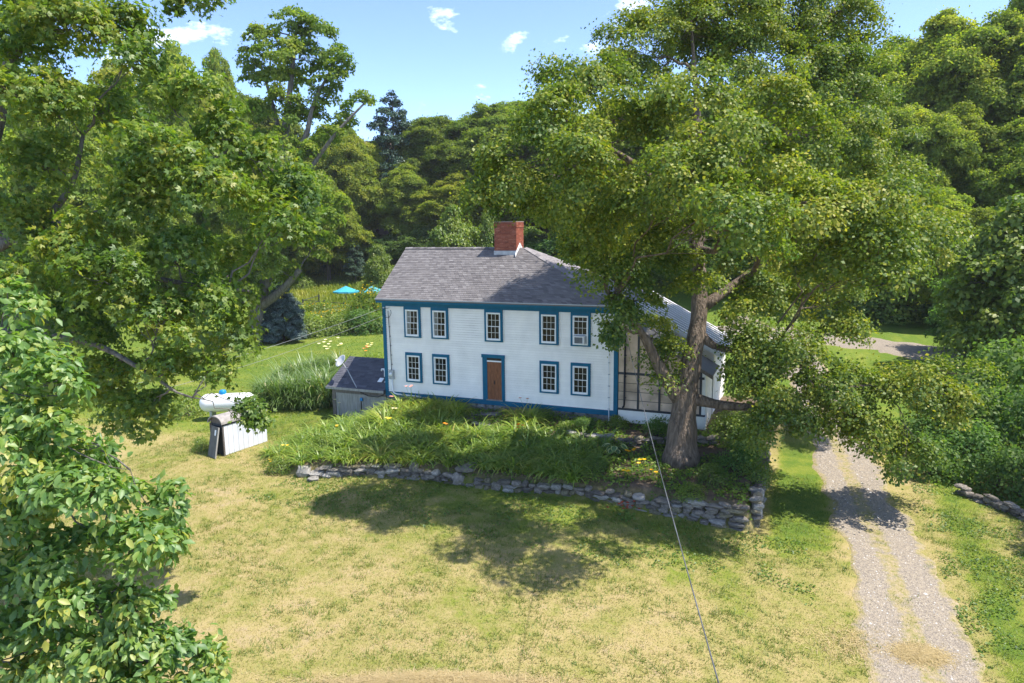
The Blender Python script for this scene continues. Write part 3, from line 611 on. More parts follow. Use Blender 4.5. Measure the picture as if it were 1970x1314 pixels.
# ------------------------------------------------------------------ dry stone walls
def stone_wall(name, label, path, zb, zt, th=.38, lo=(.20, .72), hh=(.075, .19), mix=(.12, .12), group=None, big_end=False):
    P = smooth_path(path, .05); seg = np.r_[0, np.cumsum(np.linalg.norm(np.diff(P, axis=0), axis=1))]; Ln = seg[-1]
    mid = P[len(P)//2]; w = thing(name, label, 'stone wall', (mid[0], mid[1], zb(Ln/2, *mid)), group)
    def pos(s): return np.interp(s, seg, P[:, 0]), np.interp(s, seg, P[:, 1])
    def ang_(s):
        a = pos(max(0, s-.15)); b = pos(min(Ln, s+.15)); return math.atan2(b[1]-a[1], b[0]-a[0])
    lay = np.zeros(int(Ln/.05)+2)
    for row in range(14):
        s = -random.random()*.3; any_ = False
        while s < Ln:
            l = random.uniform(*lo); h = random.uniform(*hh); c = s+l/2
            if 0 <= c <= Ln:
                i0, i1 = max(0, int(s/.05)), min(len(lay)-1, int((s+l)/.05)); x, y = pos(c)
                z0 = zb(c, x, y)-.04; top = zt(c, x, y); cur = lay[i0:i1+1].mean() if i1 >= i0 else 0
                if z0+cur+h*.55 < top+random.uniform(-.05, .06):
                    if random.random() > .03:
                        r_ = random.random(); pool = ROCKW if r_ < mix[0] else ROCKY if r_ < mix[0]+mix[1] else ROCK
                        o = put('stone', random.choice(pool), w); a = ang_(c); j = random.uniform(-.06, .05)
                        o.location = (x-math.sin(a)*(th/2-.02+j)-w.location.x, y+math.cos(a)*(th/2-.02+j)-w.location.y, z0+cur+h/2-w.location.z)
                        o.rotation_euler = (random.gauss(0, .11), random.gauss(0, .09), a+random.gauss(0, .16)+random.choice((0, math.pi)))
                        o.scale = (l*1.03, th*random.uniform(.85, 1.25), h*1.12)
                    lay[i0:i1+1] = cur+h; any_ = True
            s += l+random.uniform(0, .02)
        if not any_: break
    return w
zlow = lambda s, x, y: float(hgt(x, y-.12))
def ztop_front(s, x, y):
    base_h = np.interp(x, [-11.3, -8, -5.2, -5.0, -4.1, -3.9, -1, 2, 4.5, 6.8], [.34, .5, .36, .12, .12, .34, .34, .44, .72, 1.05]); return zlow(s, x, y)+base_h
stone_wall('stone_wall', 'long low dry stone wall holding the front of the flower terrace', list(zip(WX, WY)), zlow, ztop_front, mix=(.2, .2))
stone_wall('stone_wall', 'dry stone side wall of the terrace running back beside the driveway', [(6.78, -6.6), (6.75, -3), (6.7, 2.5)], lambda s, x, y: float(hgt(x+.25, y)), lambda s, x, y: float(hgt(x+.25, y))+np.interp(y, [-7, -4, 2.5], [1.05, .9, .6]), mix=(.18, .2))
UW = [(-1.9, -2.55), (0, -2.75), (1.6, -2.65), (3.0, -2.2), (4.6, -1.7), (5.2, -1.2)]
stone_wall('stone_wall', 'short inner stone wall on the terrace passing behind the maple trunk', UW, lambda s, x, y: float(hgt(x, y-.1))-.03, lambda s, x, y: float(hgt(x, y))+.30, th=.32, lo=(.25, .55), hh=(.09, .16), mix=(.15, .05))
rw = [hit(1822, 945)[:2], hit(1875, 963)[:2], hit(1968, 1003)[:2], hit(2040, 1035)[:2]]
stone_wall('stone_wall', 'low stone wall under the dark bushes right of the driveway', rw, lambda s, x, y: float(hgt(x, y))-.02, lambda s, x, y: float(hgt(x, y))+.30, th=.34, lo=(.3, .6), hh=(.11, .18), mix=(.05, 0))
def boulder(px, py, s, label, mw=True, rz=0):
    p = hit(px, py); o = put('boulder', random.choice(ROCKW if mw else ROCK), None, label, 'boulder'); o.location = (p[0], p[1], p[2]+s[2]*.32); o.scale = s; o.rotation_euler = (random.gauss(0, .12), random.gauss(0, .12), rz); return o
boulder(586, 914, (.62, .5, .48), 'largest pale boulder at the left end of the front stone wall', rz=.4)
boulder(603, 924, (.5, .35, .2), 'flat pale stone lying just right of the largest boulder', rz=1)
boulder(630, 918, (.48, .34, .18), 'flat pale stone on the grass below the left wall end', rz=.2)
boulder(883, 928, (.5, .4, .46), 'grey boulder fallen out by the gap in the front wall', False, .8)
boulder(797, 908, (.42, .4, .5), 'upright grey stone standing below the front wall left of the gap', False, .2)
# stone slabs of the path up to the door
for i, (px, py, s) in enumerate([(935, 783, (1.5, .7, .16)), (930, 800, (1.7, .6, .18)), (900, 806, (.8, .4, .15)), (925, 818, (.9, .5, .1)), (895, 905, (.9, .5, .16)), (905, 897, (.7, .4, .2))]):
    p = hit(px, py); o = put('stone_slab', ROCKF[i % 4] if i < 4 else ROCK[i], None, ['widest pale slab directly under the wooden door', 'second grey slab step below the wooden door', 'small slab at the left of the door steps', 'flat slab sunk in soil below the door steps', 'tilted slab in the gap of the front wall', 'upper slab in the gap of the front wall'][i], 'stone slab', 'stone slabs of the path to the door')
    o.location = (p[0], p[1], p[2]+.06); o.scale = s; o.rotation_euler = (random.gauss(0, .05), random.gauss(0, .05), random.gauss(0, .15))
# thin summer air round everything
hb = MB().box(-253, 233, -63, 283, float(Z.min())-1.2, 62); hm_ = bpy.data.materials.new('haze_air'); hm_.use_nodes = True; t = hm_.node_tree; t.nodes.clear()
pv = N(t, 'ShaderNodeVolumePrincipled'); pv.inputs['Density'].default_value = .00018; pv.inputs['Color'].default_value = (.93, .96, 1, 1); ho = N(t, 'ShaderNodeOutputMaterial'); t.links.new(pv.outputs[0], ho.inputs['Volume'])
hb.build('haze', hm_, kind='stuff')
#@@VEG@@
# ------------------------------------------------------------------ vegetation builders
def unit(v): return v/np.maximum(np.linalg.norm(v, axis=-1, keepdims=True), 1e-9)
TPL = {
 'quad': (np.array([(0, 0, 0), (.5, .40, .07), (1, 0, -.10), (.5, -.40, .07)]), np.array([(0, 1, 2, 3)])),
 'fold': (np.array([(0, 0, 0), (.52, 0, -.03), (1, 0, -.22), (.48, .30, .08), (.48, -.30, .08)]), np.array([(0, 1, 2, 3), (0, 4, 2, 1)])),
 'oval': (np.array([(0, 0, 0), (.33, 0, -.02), (.70, 0, -.09), (1, 0, -.26), (.2, .17, .06), (.62, .25, .03), (.2, -.17, .06), (.62, -.25, .03)]), np.array([(0, 1, 5, 4), (1, 2, 3, 5), (0, 6, 7, 1), (1, 7, 3, 2)])),
 'lobed': (np.array([(0, 0, 0), (.5, .2, .05), (1, 0, -.15), (.5, -.2, .05), (.15, .0, 0), (.35, .42, .03), (.72, .52, -.08), (.5, .12, .02), (.15, 0, 0), (.5, -.12, .02), (.72, -.52, -.08), (.35, -.42, .03)]),
           np.array([(0, 1, 2, 3), (4, 5, 6, 7), (8, 9, 10, 11)])),
}
def leaves_mesh(name, C, Nn, U, size, tone, mt, kind='quad'):
    T, F = TPL[kind]; n = len(C); Nn = unit(Nn); u = unit(U-Nn*(U*Nn).sum(1, keepdims=True)); v = np.cross(Nn, u)
    V = C[:, None]+size[:, None, None]*(T[None, :, 0:1]*u[:, None]+T[None, :, 1:2]*v[:, None]+T[None, :, 2:3]*Nn[:, None])
    FF = (F[None]+(np.arange(n)*len(T))[:, None, None]).reshape(-1, 4)
    return mesh_np(name, V.reshape(-1, 3), FF, mt, np.repeat(tone, len(F)))
def pad_leaves(centers, axes, rp, per, size, flat=.42, tvar=.16, tbase=.42):
    """leaf positions for dome-shaped sprays."""
    k = len(centers); n = k*per; ci = np.repeat(np.arange(k), per); a = unit(axes)[ci]; R_ = rp[ci]
    x = unit(np.cross(a, rng.normal(size=(k, 3))[ci]+1e-6)); y = np.cross(a, x)
    r = np.sqrt(rng.random(n)); th = rng.random(n)*2*math.pi; rad = x*np.cos(th)[:, None]+y*np.sin(th)[:, None]
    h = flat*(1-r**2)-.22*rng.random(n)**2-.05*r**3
    rg_ = .80+.45*rng.random(n)**2
    C = centers[ci]+rad*(r*rg_*R_)[:, None]+a*(h*R_)[:, None]+rng.normal(size=(n, 3))*.12*R_[:, None]
    Nn = a+rad*(.8*r)[:, None]+rng.normal(size=(n, 3))*.50
    U = rad+np.array([0, 0, -.25])+rng.normal(size=(n, 3))*.6
    pt = rng.normal(0, tvar*.6, k)[ci]
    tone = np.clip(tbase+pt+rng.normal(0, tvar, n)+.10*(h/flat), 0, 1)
    sz = size*rng.uniform(.65, 1.25, n)
    return C, Nn, U, sz, tone
def bez(a, b, c, n):
    t = np.linspace(0, 1, n)[:, None]; return (1-t)**2*a+2*t*(1-t)*b+t*t*c
def tree(name, label, cat, base, trunks, lobes, mt, bark, leaf=.14, per=220, kind='quad', pad=(.8, 1.3), dens=1.0, group=None, up=.8, flat=.42, tvar=.16, tbase=.42, limbr=.15, loose=.12, org=None):
    """trunks: list of polylines (x,y,z,r); lobes: (center, (rx,ry,rz)). Thing > trunk, limb..., crown."""
    base = np.asarray(base, float); root = thing(name, label, cat, base, group)
    nodes = []; q = MB()
    for i, tp in enumerate(trunks):
        tp = np.asarray(tp, float); sp = smooth_path(tp, .35) if len(tp) > 2 else tp
        if len(tp) > 2: sp[0] = tp[0]; sp = np.vstack([sp, tp[-1:]])
        mb = MB(); mb.tube(sp[:, :3], sp[:, 3]*(1+.05*np.sin(np.arange(len(sp))*1.7)), 12 if sp[0, 3] > .15 else 8)
        mb.build('trunk' if i == 0 else 'limb', bark, root, base, smooth=True)
        nodes += [tuple(p) for p in sp]
    nodes = np.array(nodes); PC = []; PA = []; PR = []
    br = MB()
    for (c, r_) in lobes:
        c = np.asarray(c, float); r_ = np.asarray(r_, float)
        hz_ = np.linalg.norm(nodes[:, :2]-c[:2], axis=1); d = np.linalg.norm(nodes[:, :3]-c, axis=1)+np.maximum(0, nodes[:, 2]-c[2]+.3*r_[2])*1.2+np.maximum(0, c[2]-nodes[:, 2]-.7*hz_-.8)*np.where(nodes[:, 3] < .24, 3.0, .3)
        a = nodes[np.argmin(d)]; A_ = a[:3]; L_ = np.linalg.norm(c-A_)
        mid = A_*.5+c*.5+np.array([0, 0, .18*L_])+rng.normal(size=3)*.08*L_
        lim = bez(A_, mid, c, 8); r0 = min(a[3]*.72, limbr*(.35+.16*L_)); rr = np.linspace(r0, r0*.30, 8)
        lim[1:-1] += rng.normal(size=(6, 3))*.03*L_
        br.tube(lim, rr, 7)
        k = max(3, int(dens*5.2*(r_[0]*r_[1]+r_[0]*r_[2]+r_[1]*r_[2])/3/np.mean(pad)**2))
        dirs = unit(rng.normal(size=(k, 3))+np.array([0, 0, .22])); rad = .40+.78*rng.random(k)**.8
        pc = c+dirs*rad[:, None]*r_; pr = rng.uniform(pad[0], pad[1], k)*min(1, .35+.65*np.mean(r_)/(1.6*pad[0]))
        PC.append(pc); PA.append(dirs*.55+np.array([0, 0, up])+rng.normal(size=(k, 3))*.22); PR.append(pr)
        for p in pc:
            j = rng.integers(3, 8); s0 = lim[j]; md = (s0+p)/2+rng.normal(size=3)*.12*np.linalg.norm(p-s0)+np.array([0, 0, -.08])
            br.tube(bez(s0, md, p, 4), np.linspace(max(.012, rr[j]*.42), .008, 4), 4, cap=False)
    if br.v: br.build('branches', bark, root, base, smooth=True, kind='stuff')
    PT_ = np.concatenate([np.full(len(c_), rng.normal(0, .07)) for c_ in PC]); PC = np.vstack(PC); PA = np.vstack(PA); PR = np.concatenate(PR)
    C, Nn, U, sz, tone = pad_leaves(PC, PA, PR, per, leaf, flat, tvar, tbase); tone = np.clip(tone+np.repeat(PT_, per), 0, 1)
    nl = int(len(C)*loose)
    if nl:
        ii = rng.integers(0, len(C), nl); C2 = C[ii]+rng.normal(size=(nl, 3))*np.mean(PR)*.40
        C = np.vstack([C, C2]); Nn = np.vstack([Nn, rng.normal(size=(nl, 3))+[0, 0, .5]]); U = np.vstack([U, rng.normal(size=(nl, 3))]); sz = np.r_[sz, sz[ii]]; tone = np.r_[tone, tone[ii]]
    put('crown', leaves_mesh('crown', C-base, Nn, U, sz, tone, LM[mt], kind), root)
    return root
def P4(px, py, D, r): return (*at(px, py, D), r)
def lobes_px(L, D0, zs=1.0):
    """(px, py, rx, ry, depth offset): an ellipsoid of leaves standing at that place in the crown."""
    out = []
    for (px, py, rx, ry, dd) in L:
        D = D0+dd; k = D/FPX; out.append((at(px, py, D), (rx*k*.86, max(rx, ry)*k*.8, ry*k*.86*zs)))
    return out

# ------------------------------------------------------------------ the big maple by the house
mb_ = hit(1310, 890); MD = float((mb_-CAMP) @ FW)
b0 = mb_+np.array([0, 0, -.25])
tr_main = [(*b0, .82), (*(mb_+[0, 0, .35]), .64), P4(1312, 830, MD, .52), P4(1316, 760, MD, .50), P4(1328, 705, MD, .38), P4(1343, 640, MD+.2, .34), P4(1350, 570, MD+.4, .32), P4(1342, 500, MD+.6, .30), P4(1334, 440, MD+.9, .26), P4(1338, 350, MD+1.2, .22), P4(1345, 240, MD+1.5, .16), P4(1335, 130, MD+1.6, .09), P4(1330, 40, MD+1.6, .04)]
tr_l = [P4(1312, 775, MD, .30), P4(1285, 745, MD-.2, .27), P4(1258, 690, MD-.5, .2), P4(1242, 640, MD-.8, .16), P4(1215, 605, MD-1.1, .11), P4(1180, 580, MD-1.4, .06)]
tr_r = [P4(1325, 765, MD, .25), P4(1355, 768, MD-.3, .21), P4(1400, 788, MD-.8, .165), P4(1445, 792, MD-1.3, .13), P4(1510, 770, MD-1.8, .11), P4(1600, 745, MD-2.2, .07), P4(1720, 740, MD-2.4, .04)]
tr_r2 = [P4(1352, 590, MD+.3, .24), P4(1390, 565, MD+.6, .2), P4(1440, 528, MD+1.2, .17), P4(1520, 470, MD+2, .13), P4(1620, 400, MD+2.6, .08)]
tr_r3 = [P4(1345, 640, MD+.2, .2), P4(1375, 680, MD+.1, .12), P4(1420, 690, MD, .09), P4(1500, 650, MD-.3, .06)]
tr_u = [P4(1340, 480, MD+.7, .2), P4(1375, 400, MD+1.5, .17), P4(1430, 290, MD+2.6, .14), P4(1500, 190, MD+3.4, .1), P4(1540, 80, MD+4, .05)]
tr_ul = [P4(1336, 440, MD+.8, .19), P4(1255, 335, MD-.2, .15), P4(1180, 290, MD-.9, .1), P4(1060, 215, MD-1.6, .05)]
tr_ul2 = [P4(1255, 335, MD-.2, .1), P4(1150, 290, MD-.6, .08), P4(1090, 330, MD-1, .04)]
ML = [(925, 365, 52, 50, -4.5), (985, 330, 70, 55, -4.5), (1050, 240, 85, 70, -4.5), (1130, 160, 95, 75, -2), (1220, 110, 95, 80, 1.5), (1320, 60, 110, 80, 2), (1110, 330, 95, 70, -5.5),
      (1200, 230, 90, 70, -4.5), (1310, 190, 90, 70, -5.5), (1130, 440, 75, 55, -3), (1060, 400, 65, 50, -3.5), (1184, 548, 44, 48, -2), (1228, 575, 40, 34, -1.6), (1190, 618, 34, 34, -2), (1152, 520, 50, 40, -1.6), (1178, 592, 40, 34, -1.7), (1112, 470, 50, 32, -2), (1165, 640, 28, 20, -1.9), (1132, 495, 42, 34, -1.8), (1230, 480, 80, 60, -1.2), (1305, 440, 75, 48, -2.2), (1385, 410, 70, 50, -3), (1340, 510, 50, 26, -1.3), (1330, 330, 90, 65, -8),
      (1270, 330, 80, 65, 3), (1240, 390, 90, 60, -5), (1380, 290, 100, 80, -7), (1430, 120, 110, 90, 3), (1420, 30, 120, 70, 3), (1520, 20, 110, 80, 4.2), (1560, 130, 100, 90, 4), (1640, 40, 70, 80, 5), (1640, 170, 80, 80, 4.5),
      (1490, 240, 105, 80, -4.5), (1590, 270, 105, 80, 2), (1680, 300, 75, 75, 4), (1740, 390, 80, 65, 3), (1660, 400, 95, 70, -6), (1550, 390, 110, 80, -7), (1430, 410, 105, 75, -9), (1330, 400, 60, 60, 4), (1440, 480, 85, 60, 2.2),
      (1570, 490, 105, 65, -5), (1690, 500, 95, 65, -6.5), (1770, 440, 55, 42, -5), (1790, 470, 60, 55, 2.6), (1480, 560, 80, 50, .8), (1600, 570, 70, 40, .8), (1285, 690, 44, 52, -.3), (1262, 640, 26, 26, .4),
      (1435, 600, 45, 30, -.3), (1440, 650, 60, 40, -.6), (1440, 720, 45, 42, -1), (1500, 815, 70, 40, -2.2), (1345, 545, 50, 26, -1.3), (1450, 690, 60, 45, -.6), (1500, 760, 80, 55, -1.8), (1540, 690, 80, 50, -1.2), (1600, 640, 65, 32, .4), (1630, 750, 90, 55, -2.2), (1745, 738, 80, 36, -2.4), (1838, 718, 48, 24, -2), (1560, 820, 55, 32, -2.2),
      (1680, 820, 85, 42, -2.8), (1800, 780, 75, 45, -2.4), (1745, 880, 65, 32, -3), (1850, 790, 40, 30, -2)]
tree('maple_tree', 'huge old maple with thick forked trunk standing on the terrace before the porch', 'tree', mb_, [tr_main, tr_l, tr_r, tr_r2, tr_r3, tr_u, tr_ul, tr_ul2], lobes_px(ML, MD), 'maple', BARK,
     leaf=.128, per=300, pad=(.42, .9), dens=.82, tbase=.47, tvar=.19, limbr=.10, up=.85, flat=.52, loose=.12)
# stub and root flare on the trunk are part of the bark shape
# ------------------------------------------------------------------ left oak, close to the camera
OD = 19.5
ob = col_at(-120, 21); 
ot = [(*(ob-[0, 0, .3]), .62), (*(ob+[0, 0, 2]), .5), P4(-110, 700, 20.8, .45), P4(-90, 520, 20.5, .4), P4(-50, 380, 20.3, .32), P4(0, 200, 20, .22), P4(40, 40, 20, .12)]
ol1 = [P4(-80, 520, 20.5, .2), P4(0, 470, 20.4, .15), P4(60, 440, 20.6, .12), P4(140, 400, 20.6, .10), P4(145, 330, 20.6, .08), P4(160, 260, 20.6, .05)]
ol2 = [P4(60, 440, 20.6, .11), P4(180, 420, 20.2, .09), P4(340, 340, 19.8, .06), P4(440, 290, 19.4, .035)]
ol3 = [P4(-100, 640, 20.7, .2), P4(60, 640, 20, .12), P4(190, 660, 19.4, .085), P4(260, 690, 19, .06), P4(300, 745, 18.8, .04), P4(370, 765, 18.5, .025)]
ol4 = [P4(-60, 440, 20.6, .16), P4(120, 480, 20.4, .10), P4(300, 540, 19.8, .07), P4(480, 560, 19.2, .035)]
OL = [(30, 60, 90, 75, 0), (130, 60, 85, 70, -.5), (230, 40, 55, 55, 0), (255, 110, 45, 45, -.6), (60, 190, 90, 65, -1), (210, 200, 55, 50, 1.5), (310, 190, 45, 45, 0), (380, 190, 50, 45, -.5), (430, 250, 50, 45, 0), (290, 280, 75, 55, -1.2),
      (500, 310, 50, 45, .5), (560, 350, 45, 45, .5), (410, 350, 80, 60, -1), (540, 420, 55, 50, -.4), (590, 400, 35, 40, .5), (290, 390, 80, 60, -.6), (90, 320, 70, 55, .8), (150, 470, 80, 55, -1), (40, 430, 75, 50, .8), (60, 560, 90, 55, 0),
      (200, 540, 85, 60, -1.4), (340, 490, 75, 50, -.4), (300, 620, 80, 45, -1), (420, 580, 55, 45, -.5), (450, 660, 40, 35, 0), (150, 620, 80, 50, .4), (340, 700, 60, 32, -.5), (425, 702, 42, 22, 0), (220, 730, 70, 45, .6), (250, 800, 50, 34, .2), (310, 780, 32, 28, 0), (130, 730, 70, 50, 1.2),
      (485, 785, 20, 13, 0), (492, 815, 18, 12, 0), (400, -6, 40, 14, -.5), (350, 6, 20, 14, -.5), (470, 500, 40, 40, .8)]
tree('oak_tree', 'tall broad leafed tree filling the left edge with grey drooping limbs', 'tree', ob, [ot, ol1, ol2, ol3, ol4, [P4(20, 120, 20, .12), P4(120, -40, 19.8, .09), P4(260, -90, 19.4, .06), P4(360, -50, 19.1, .03), P4(420, -15, 19, .015)]], lobes_px(OL, OD), 'oak', BARKG, leaf=.160, per=105, kind='lobed', pad=(.34, .66), dens=1.15, tbase=.55, tvar=.2, limbr=.05, up=.8, flat=.5, loose=.2)
AD = 10.0
ab = col_at(-260, 10.5)
at_ = [(*(ab-[0, 0, .3]), .25), (*(ab+[0, 0, 2]), .2), P4(-180, 1150, 10.4, .16), P4(-120, 950, 10.4, .12), P4(-60, 780, 10.4, .08), P4(0, 640, 10.2, .04)]
al1 = [P4(-170, 1150, 10.6, .07), P4(-20, 1125, 10.6, .045), P4(100, 1075, 10.5, .03), P4(220, 1030, 10.3, .02), P4(300, 985, 10.1, .01)]
al2 = [P4(-190, 1240, 10.6, .07), P4(0, 1295, 10.4, .045), P4(160, 1280, 10.2, .03), P4(330, 1268, 9.9, .012)]
AL = [(30, 590, 45, 38, .3), (30, 690, 60, 55, 0), (90, 740, 45, 45, -.2), (40, 820, 80, 60, 0), (130, 840, 45, 45, -.3), (60, 920, 80, 55, -.2), (160, 950, 65, 50, -.4), (40, 1010, 70, 50, .2), (240, 960, 45, 35, 0), (335, 965, 32, 28, .3), (250, 1040, 70, 45, -.4), (130, 1060, 70, 50, 0),
      (310, 1050, 36, 40, .2), (60, 1120, 80, 50, .2), (180, 1160, 75, 50, -.4), (270, 1150, 45, 38, -.2), (40, 1220, 80, 50, 0), (150, 1260, 75, 45, -.3), (250, 1250, 60, 40, -.3), (350, 1250, 50, 32, 0), (405, 1275, 26, 28, .2), (60, 1320, 90, 45, 0), (220, 1325, 90, 40, -.2), (360, 1330, 60, 30, 0), (200, 890, 30, 26, .6)]
tree('ash_tree', 'young tree with large pointed leaves closest to the camera at lower left', 'tree', ab, [at_, al1, al2], lobes_px(AL, AD), 'ash', BARKG, leaf=.140, per=80, kind='oval', pad=(.20, .38), dens=1.15, tbase=.62, tvar=.2, limbr=.03, up=.8, flat=.5, loose=.12)

# ------------------------------------------------------------------ tall maple behind on the left
ta_ = col_at(485, 62); TD = 62
t1 = [(*(ta_-[0, 0, .3]), .72), P4(490, 610, TD, .58), P4(505, 560, TD, .50), P4(528, 490, TD, .44), P4(536, 400, TD, .46), P4(545, 300, TD, .4), P4(552, 220, TD, .3), P4(562, 140, TD, .2), P4(570, 60, TD, .1)]
t2 = [P4(500, 590, TD, .4), P4(530, 570, TD-.5, .36), P4(556, 545, TD-1, .30), P4(577, 518, TD-1.4, .24)]
t3 = [P4(540, 330, TD, .3), P4(590, 270, TD-1, .24), P4(600, 200, TD-1, .16), P4(640, 130, TD-1, .1)]
t4 = [P4(535, 420, TD, .3), P4(600, 320, TD-1, .2), P4(650, 250, TD-2, .13), P4(700, 200, TD-2, .08)]
t5 = [P4(545, 290, TD, .25), P4(525, 200, TD+1, .17), P4(500, 120, TD+1, .1)]
TL = [(500, 70, 38, 28, 0), (560, 45, 42, 30, 0), (610, 60, 38, 30, 0), (480, 110, 34, 22, 1), (540, 100, 50, 28, -1), (600, 110, 45, 28, 0), (655, 110, 30, 26, -1), (640, 150, 38, 26, -1), (560, 150, 50, 24, 1), (510, 150, 40, 22, 1), (620, 190, 36, 20, 0), (540, 190, 45, 22, -1), (500, 215, 38, 22, 0), (575, 225, 40, 20, 0),
      (690, 195, 34, 16, -1), (660, 225, 28, 14, -1), (630, 255, 40, 20, -1), (600, 215, 30, 16, 0), (520, 270, 60, 24, 0), (590, 290, 40, 24, -1), (480, 330, 50, 40, 0), (570, 350, 60, 45, -2), (620, 400, 50, 40, -2), (500, 410, 60, 45, -1), (560, 450, 60, 40, -2), (480, 490, 55, 45, -2), (540, 520, 40, 26, -1.5), (610, 470, 40, 30, -1), (450, 560, 50, 45, -2), (420, 490, 50, 45, 0)]
tree('maple_tree', 'tall open crowned maple with broken leaning stub rising above the back lawn', 'tree', ta_, [t1, t2, t3, t4, t5], lobes_px(TL, TD), 'wood', BARKG, leaf=.26, per=120, pad=(.45, .85), dens=.55, tbase=.58, tvar=.15, limbr=.09, up=1.0, flat=.33, loose=.04)

# ------------------------------------------------------------------ woodland behind: a few builds, then copies
def proto_tree(name, label, seed, h, w, mt, per=70, leaf=.29, tb=.5, bushy=.22, pad=(.55, 1.1), dens=1.08, bark=BARKD):
    b = np.array([0, 0, 0.]); r_ = random.Random(seed); lobes = []
    n = 30
    for i in range(n):
        f = (i+.5)/n; zc = h*(bushy+(.96-bushy)*f); prof = math.sin(math.pi*min(1, .16+.80*f))**.75
        a = i*2.4+r_.random(); rad = w*.5*prof*r_.uniform(.35, .92) if f < .95 else 0; zc += h*r_.uniform(-.03, .03)
        s_ = w*.175*(.75+.5*prof)*r_.uniform(.65, 1.25)
        lobes.append((np.array([rad*math.cos(a), rad*math.sin(a), zc]), (s_, s_, s_*.72)))
    lobes.append((np.array([0, 0, h*.6]), (w*.3, w*.3, h*.22)))
    tr = [(0, 0, -1.5, .035*h*.5+.1), (0, 0, h*.3, .02*h*.5+.06), (.2, .1, h*.6, .012*h*.5+.04), (.1, .3, h*.9, .04)]
    return tree(name, label, 'tree', b, [tr], lobes, mt, bark, leaf=leaf, per=per, pad=pad, dens=dens, tbase=tb, tvar=.15, limbr=.09, up=.95, loose=.04, flat=.62)
def proto_conifer(name, label, seed, h, w, mt, per=150, wh=14, nl=9):
    r_ = np.random.default_rng(seed); root = thing(name, label, 'tree', (0, 0, 0))
    MB().tube([(0, 0, -1), (0, 0, h*.5), (0, 0, h*.98)], [.022*h, .014*h, .02], 8).build('trunk', BARKD, root)
    C = []; Nn = []; U = []
    for i in range(wh):
        f = i/wh; z = h*(.10+.88*f); R0 = w*.5*(1-f)**.85*(1+.0)+.25
        for k in range(nl):
            a = 2*math.pi*(k+r_.random()*.6)/nl+i*.7; L_ = R0*r_.uniform(.75, 1.15); m_ = per
            t = r_.random(m_)**.7; d = np.array([math.cos(a), math.sin(a), 0]); s_ = np.array([-d[1], d[0], 0])
            lat = (r_.random(m_)-.5)*L_*.55*(1.05-t)
            p = d*(t*L_)[:, None]+s_*lat[:, None]; p[:, 2] = z-.10*L_*t+.20*L_*t**2-.12*np.abs(lat)+r_.normal(0, .05, m_)
            C.append(p); Nn.append(np.array([0, 0, 1])+r_.normal(0, .35, (m_, 3))); U.append(d+s_*np.sign(lat)[:, None]*.8+np.array([0, 0, -.15])+r_.normal(0, .2, (m_, 3)))
    C = np.vstack(C); n = len(C)
    put('crown', leaves_mesh('crown', C, np.vstack(Nn), np.vstack(U), r_.uniform(.7, 1.2, n)*.022*h, np.clip(r_.normal(.5, .22, n), 0, 1), LM[mt], 'quad'), root)
    return root
def proto_bush(name, label, seed, h, w, mt, per=90, leaf=.12, tb=.5, npad=26, flower=0, cat='shrub'):
    r_ = np.random.default_rng(seed); root = thing(name, label, cat, (0, 0, 0)); st = MB()
    d = unit(r_.normal(size=(npad, 3))+[0, 0, .5]); d[:, 2] = np.abs(d[:, 2]); rad = .55+.45*r_.random(npad)
    pc = d*rad[:, None]*np.array([w*.5, w*.5, h*.85]); pc[:, 2] += h*.08
    for p in pc[::2]: st.tube(bez(np.array([0, 0, -.1]), np.array([p[0]*.3, p[1]*.3, p[2]*.6]), p, 4), [.02*h+.008, .012*h+.006, .01, .006], 4, cap=False)
    st.build('stem', BARKD, root, (0, 0, 0))
    C, Nn, U, sz, tone = pad_leaves(pc, d+np.array([0, 0, .5]), r_.uniform(.22, .36, npad)*min(w, h*1.4), per, leaf, .5, .18, tb)
    C[:, 2] = np.maximum(C[:, 2], .02)
    put('foliage', leaves_mesh('foliage', C, Nn, U, sz, tone, LM[mt], 'quad'), root)
    if flower:
        ii = np.argsort(-C[:, 2]+r_.normal(0, h*.25, len(C)))[:flower]
        put('blossoms', leaves_mesh('blossoms', C[ii]+[0, 0, .06], Nn[ii]+[0, -.6, .5], U[ii], sz[ii]*.9, np.clip(r_.normal(.68, .06, flower), 0, 1), LM['flower'], 'quad'), root, kind='stuff')
    return root
def place(proto, p, sc, rz, label, group=None, first=set()):
    o = proto if proto.name not in first else copy_tree(proto); first.add(proto.name)
    o.location = Vector([float(v) for v in p]); o.scale = sc if hasattr(sc, '__len__') else (sc,)*3; o.rotation_euler.z = rz; o['label'] = label
    if group: o['group'] = group
    return o
PT = [proto_tree('broadleaf_tree', 'woodland tree', 1, 20, 13, 'wood', per=150), proto_tree('broadleaf_tree', 'woodland tree', 2, 20, 11, 'wood', tb=.58, per=150), proto_tree('broadleaf_tree', 'woodland tree', 3, 20, 15, 'wood', tb=.46, bushy=.2, per=150), proto_tree('broadleaf_tree', 'woodland tree', 4, 20, 12, 'wood', tb=.64, bushy=.18, per=150)]
PD = [proto_tree('understory_tree', 'understory tree', 5, 10, 8, 'dark', bushy=.08, per=60, leaf=.30, pad=(.6, 1.0)), proto_tree('understory_tree', 'understory tree', 6, 10, 7, 'dark', tb=.55, bushy=.1, per=60, leaf=.3, pad=(.6, 1.0))]
PLm = proto_tree('lime_green_tree', 'bright green tree', 7, 8, 6, 'lime', bushy=.08, per=60, leaf=.26, pad=(.5, .85))
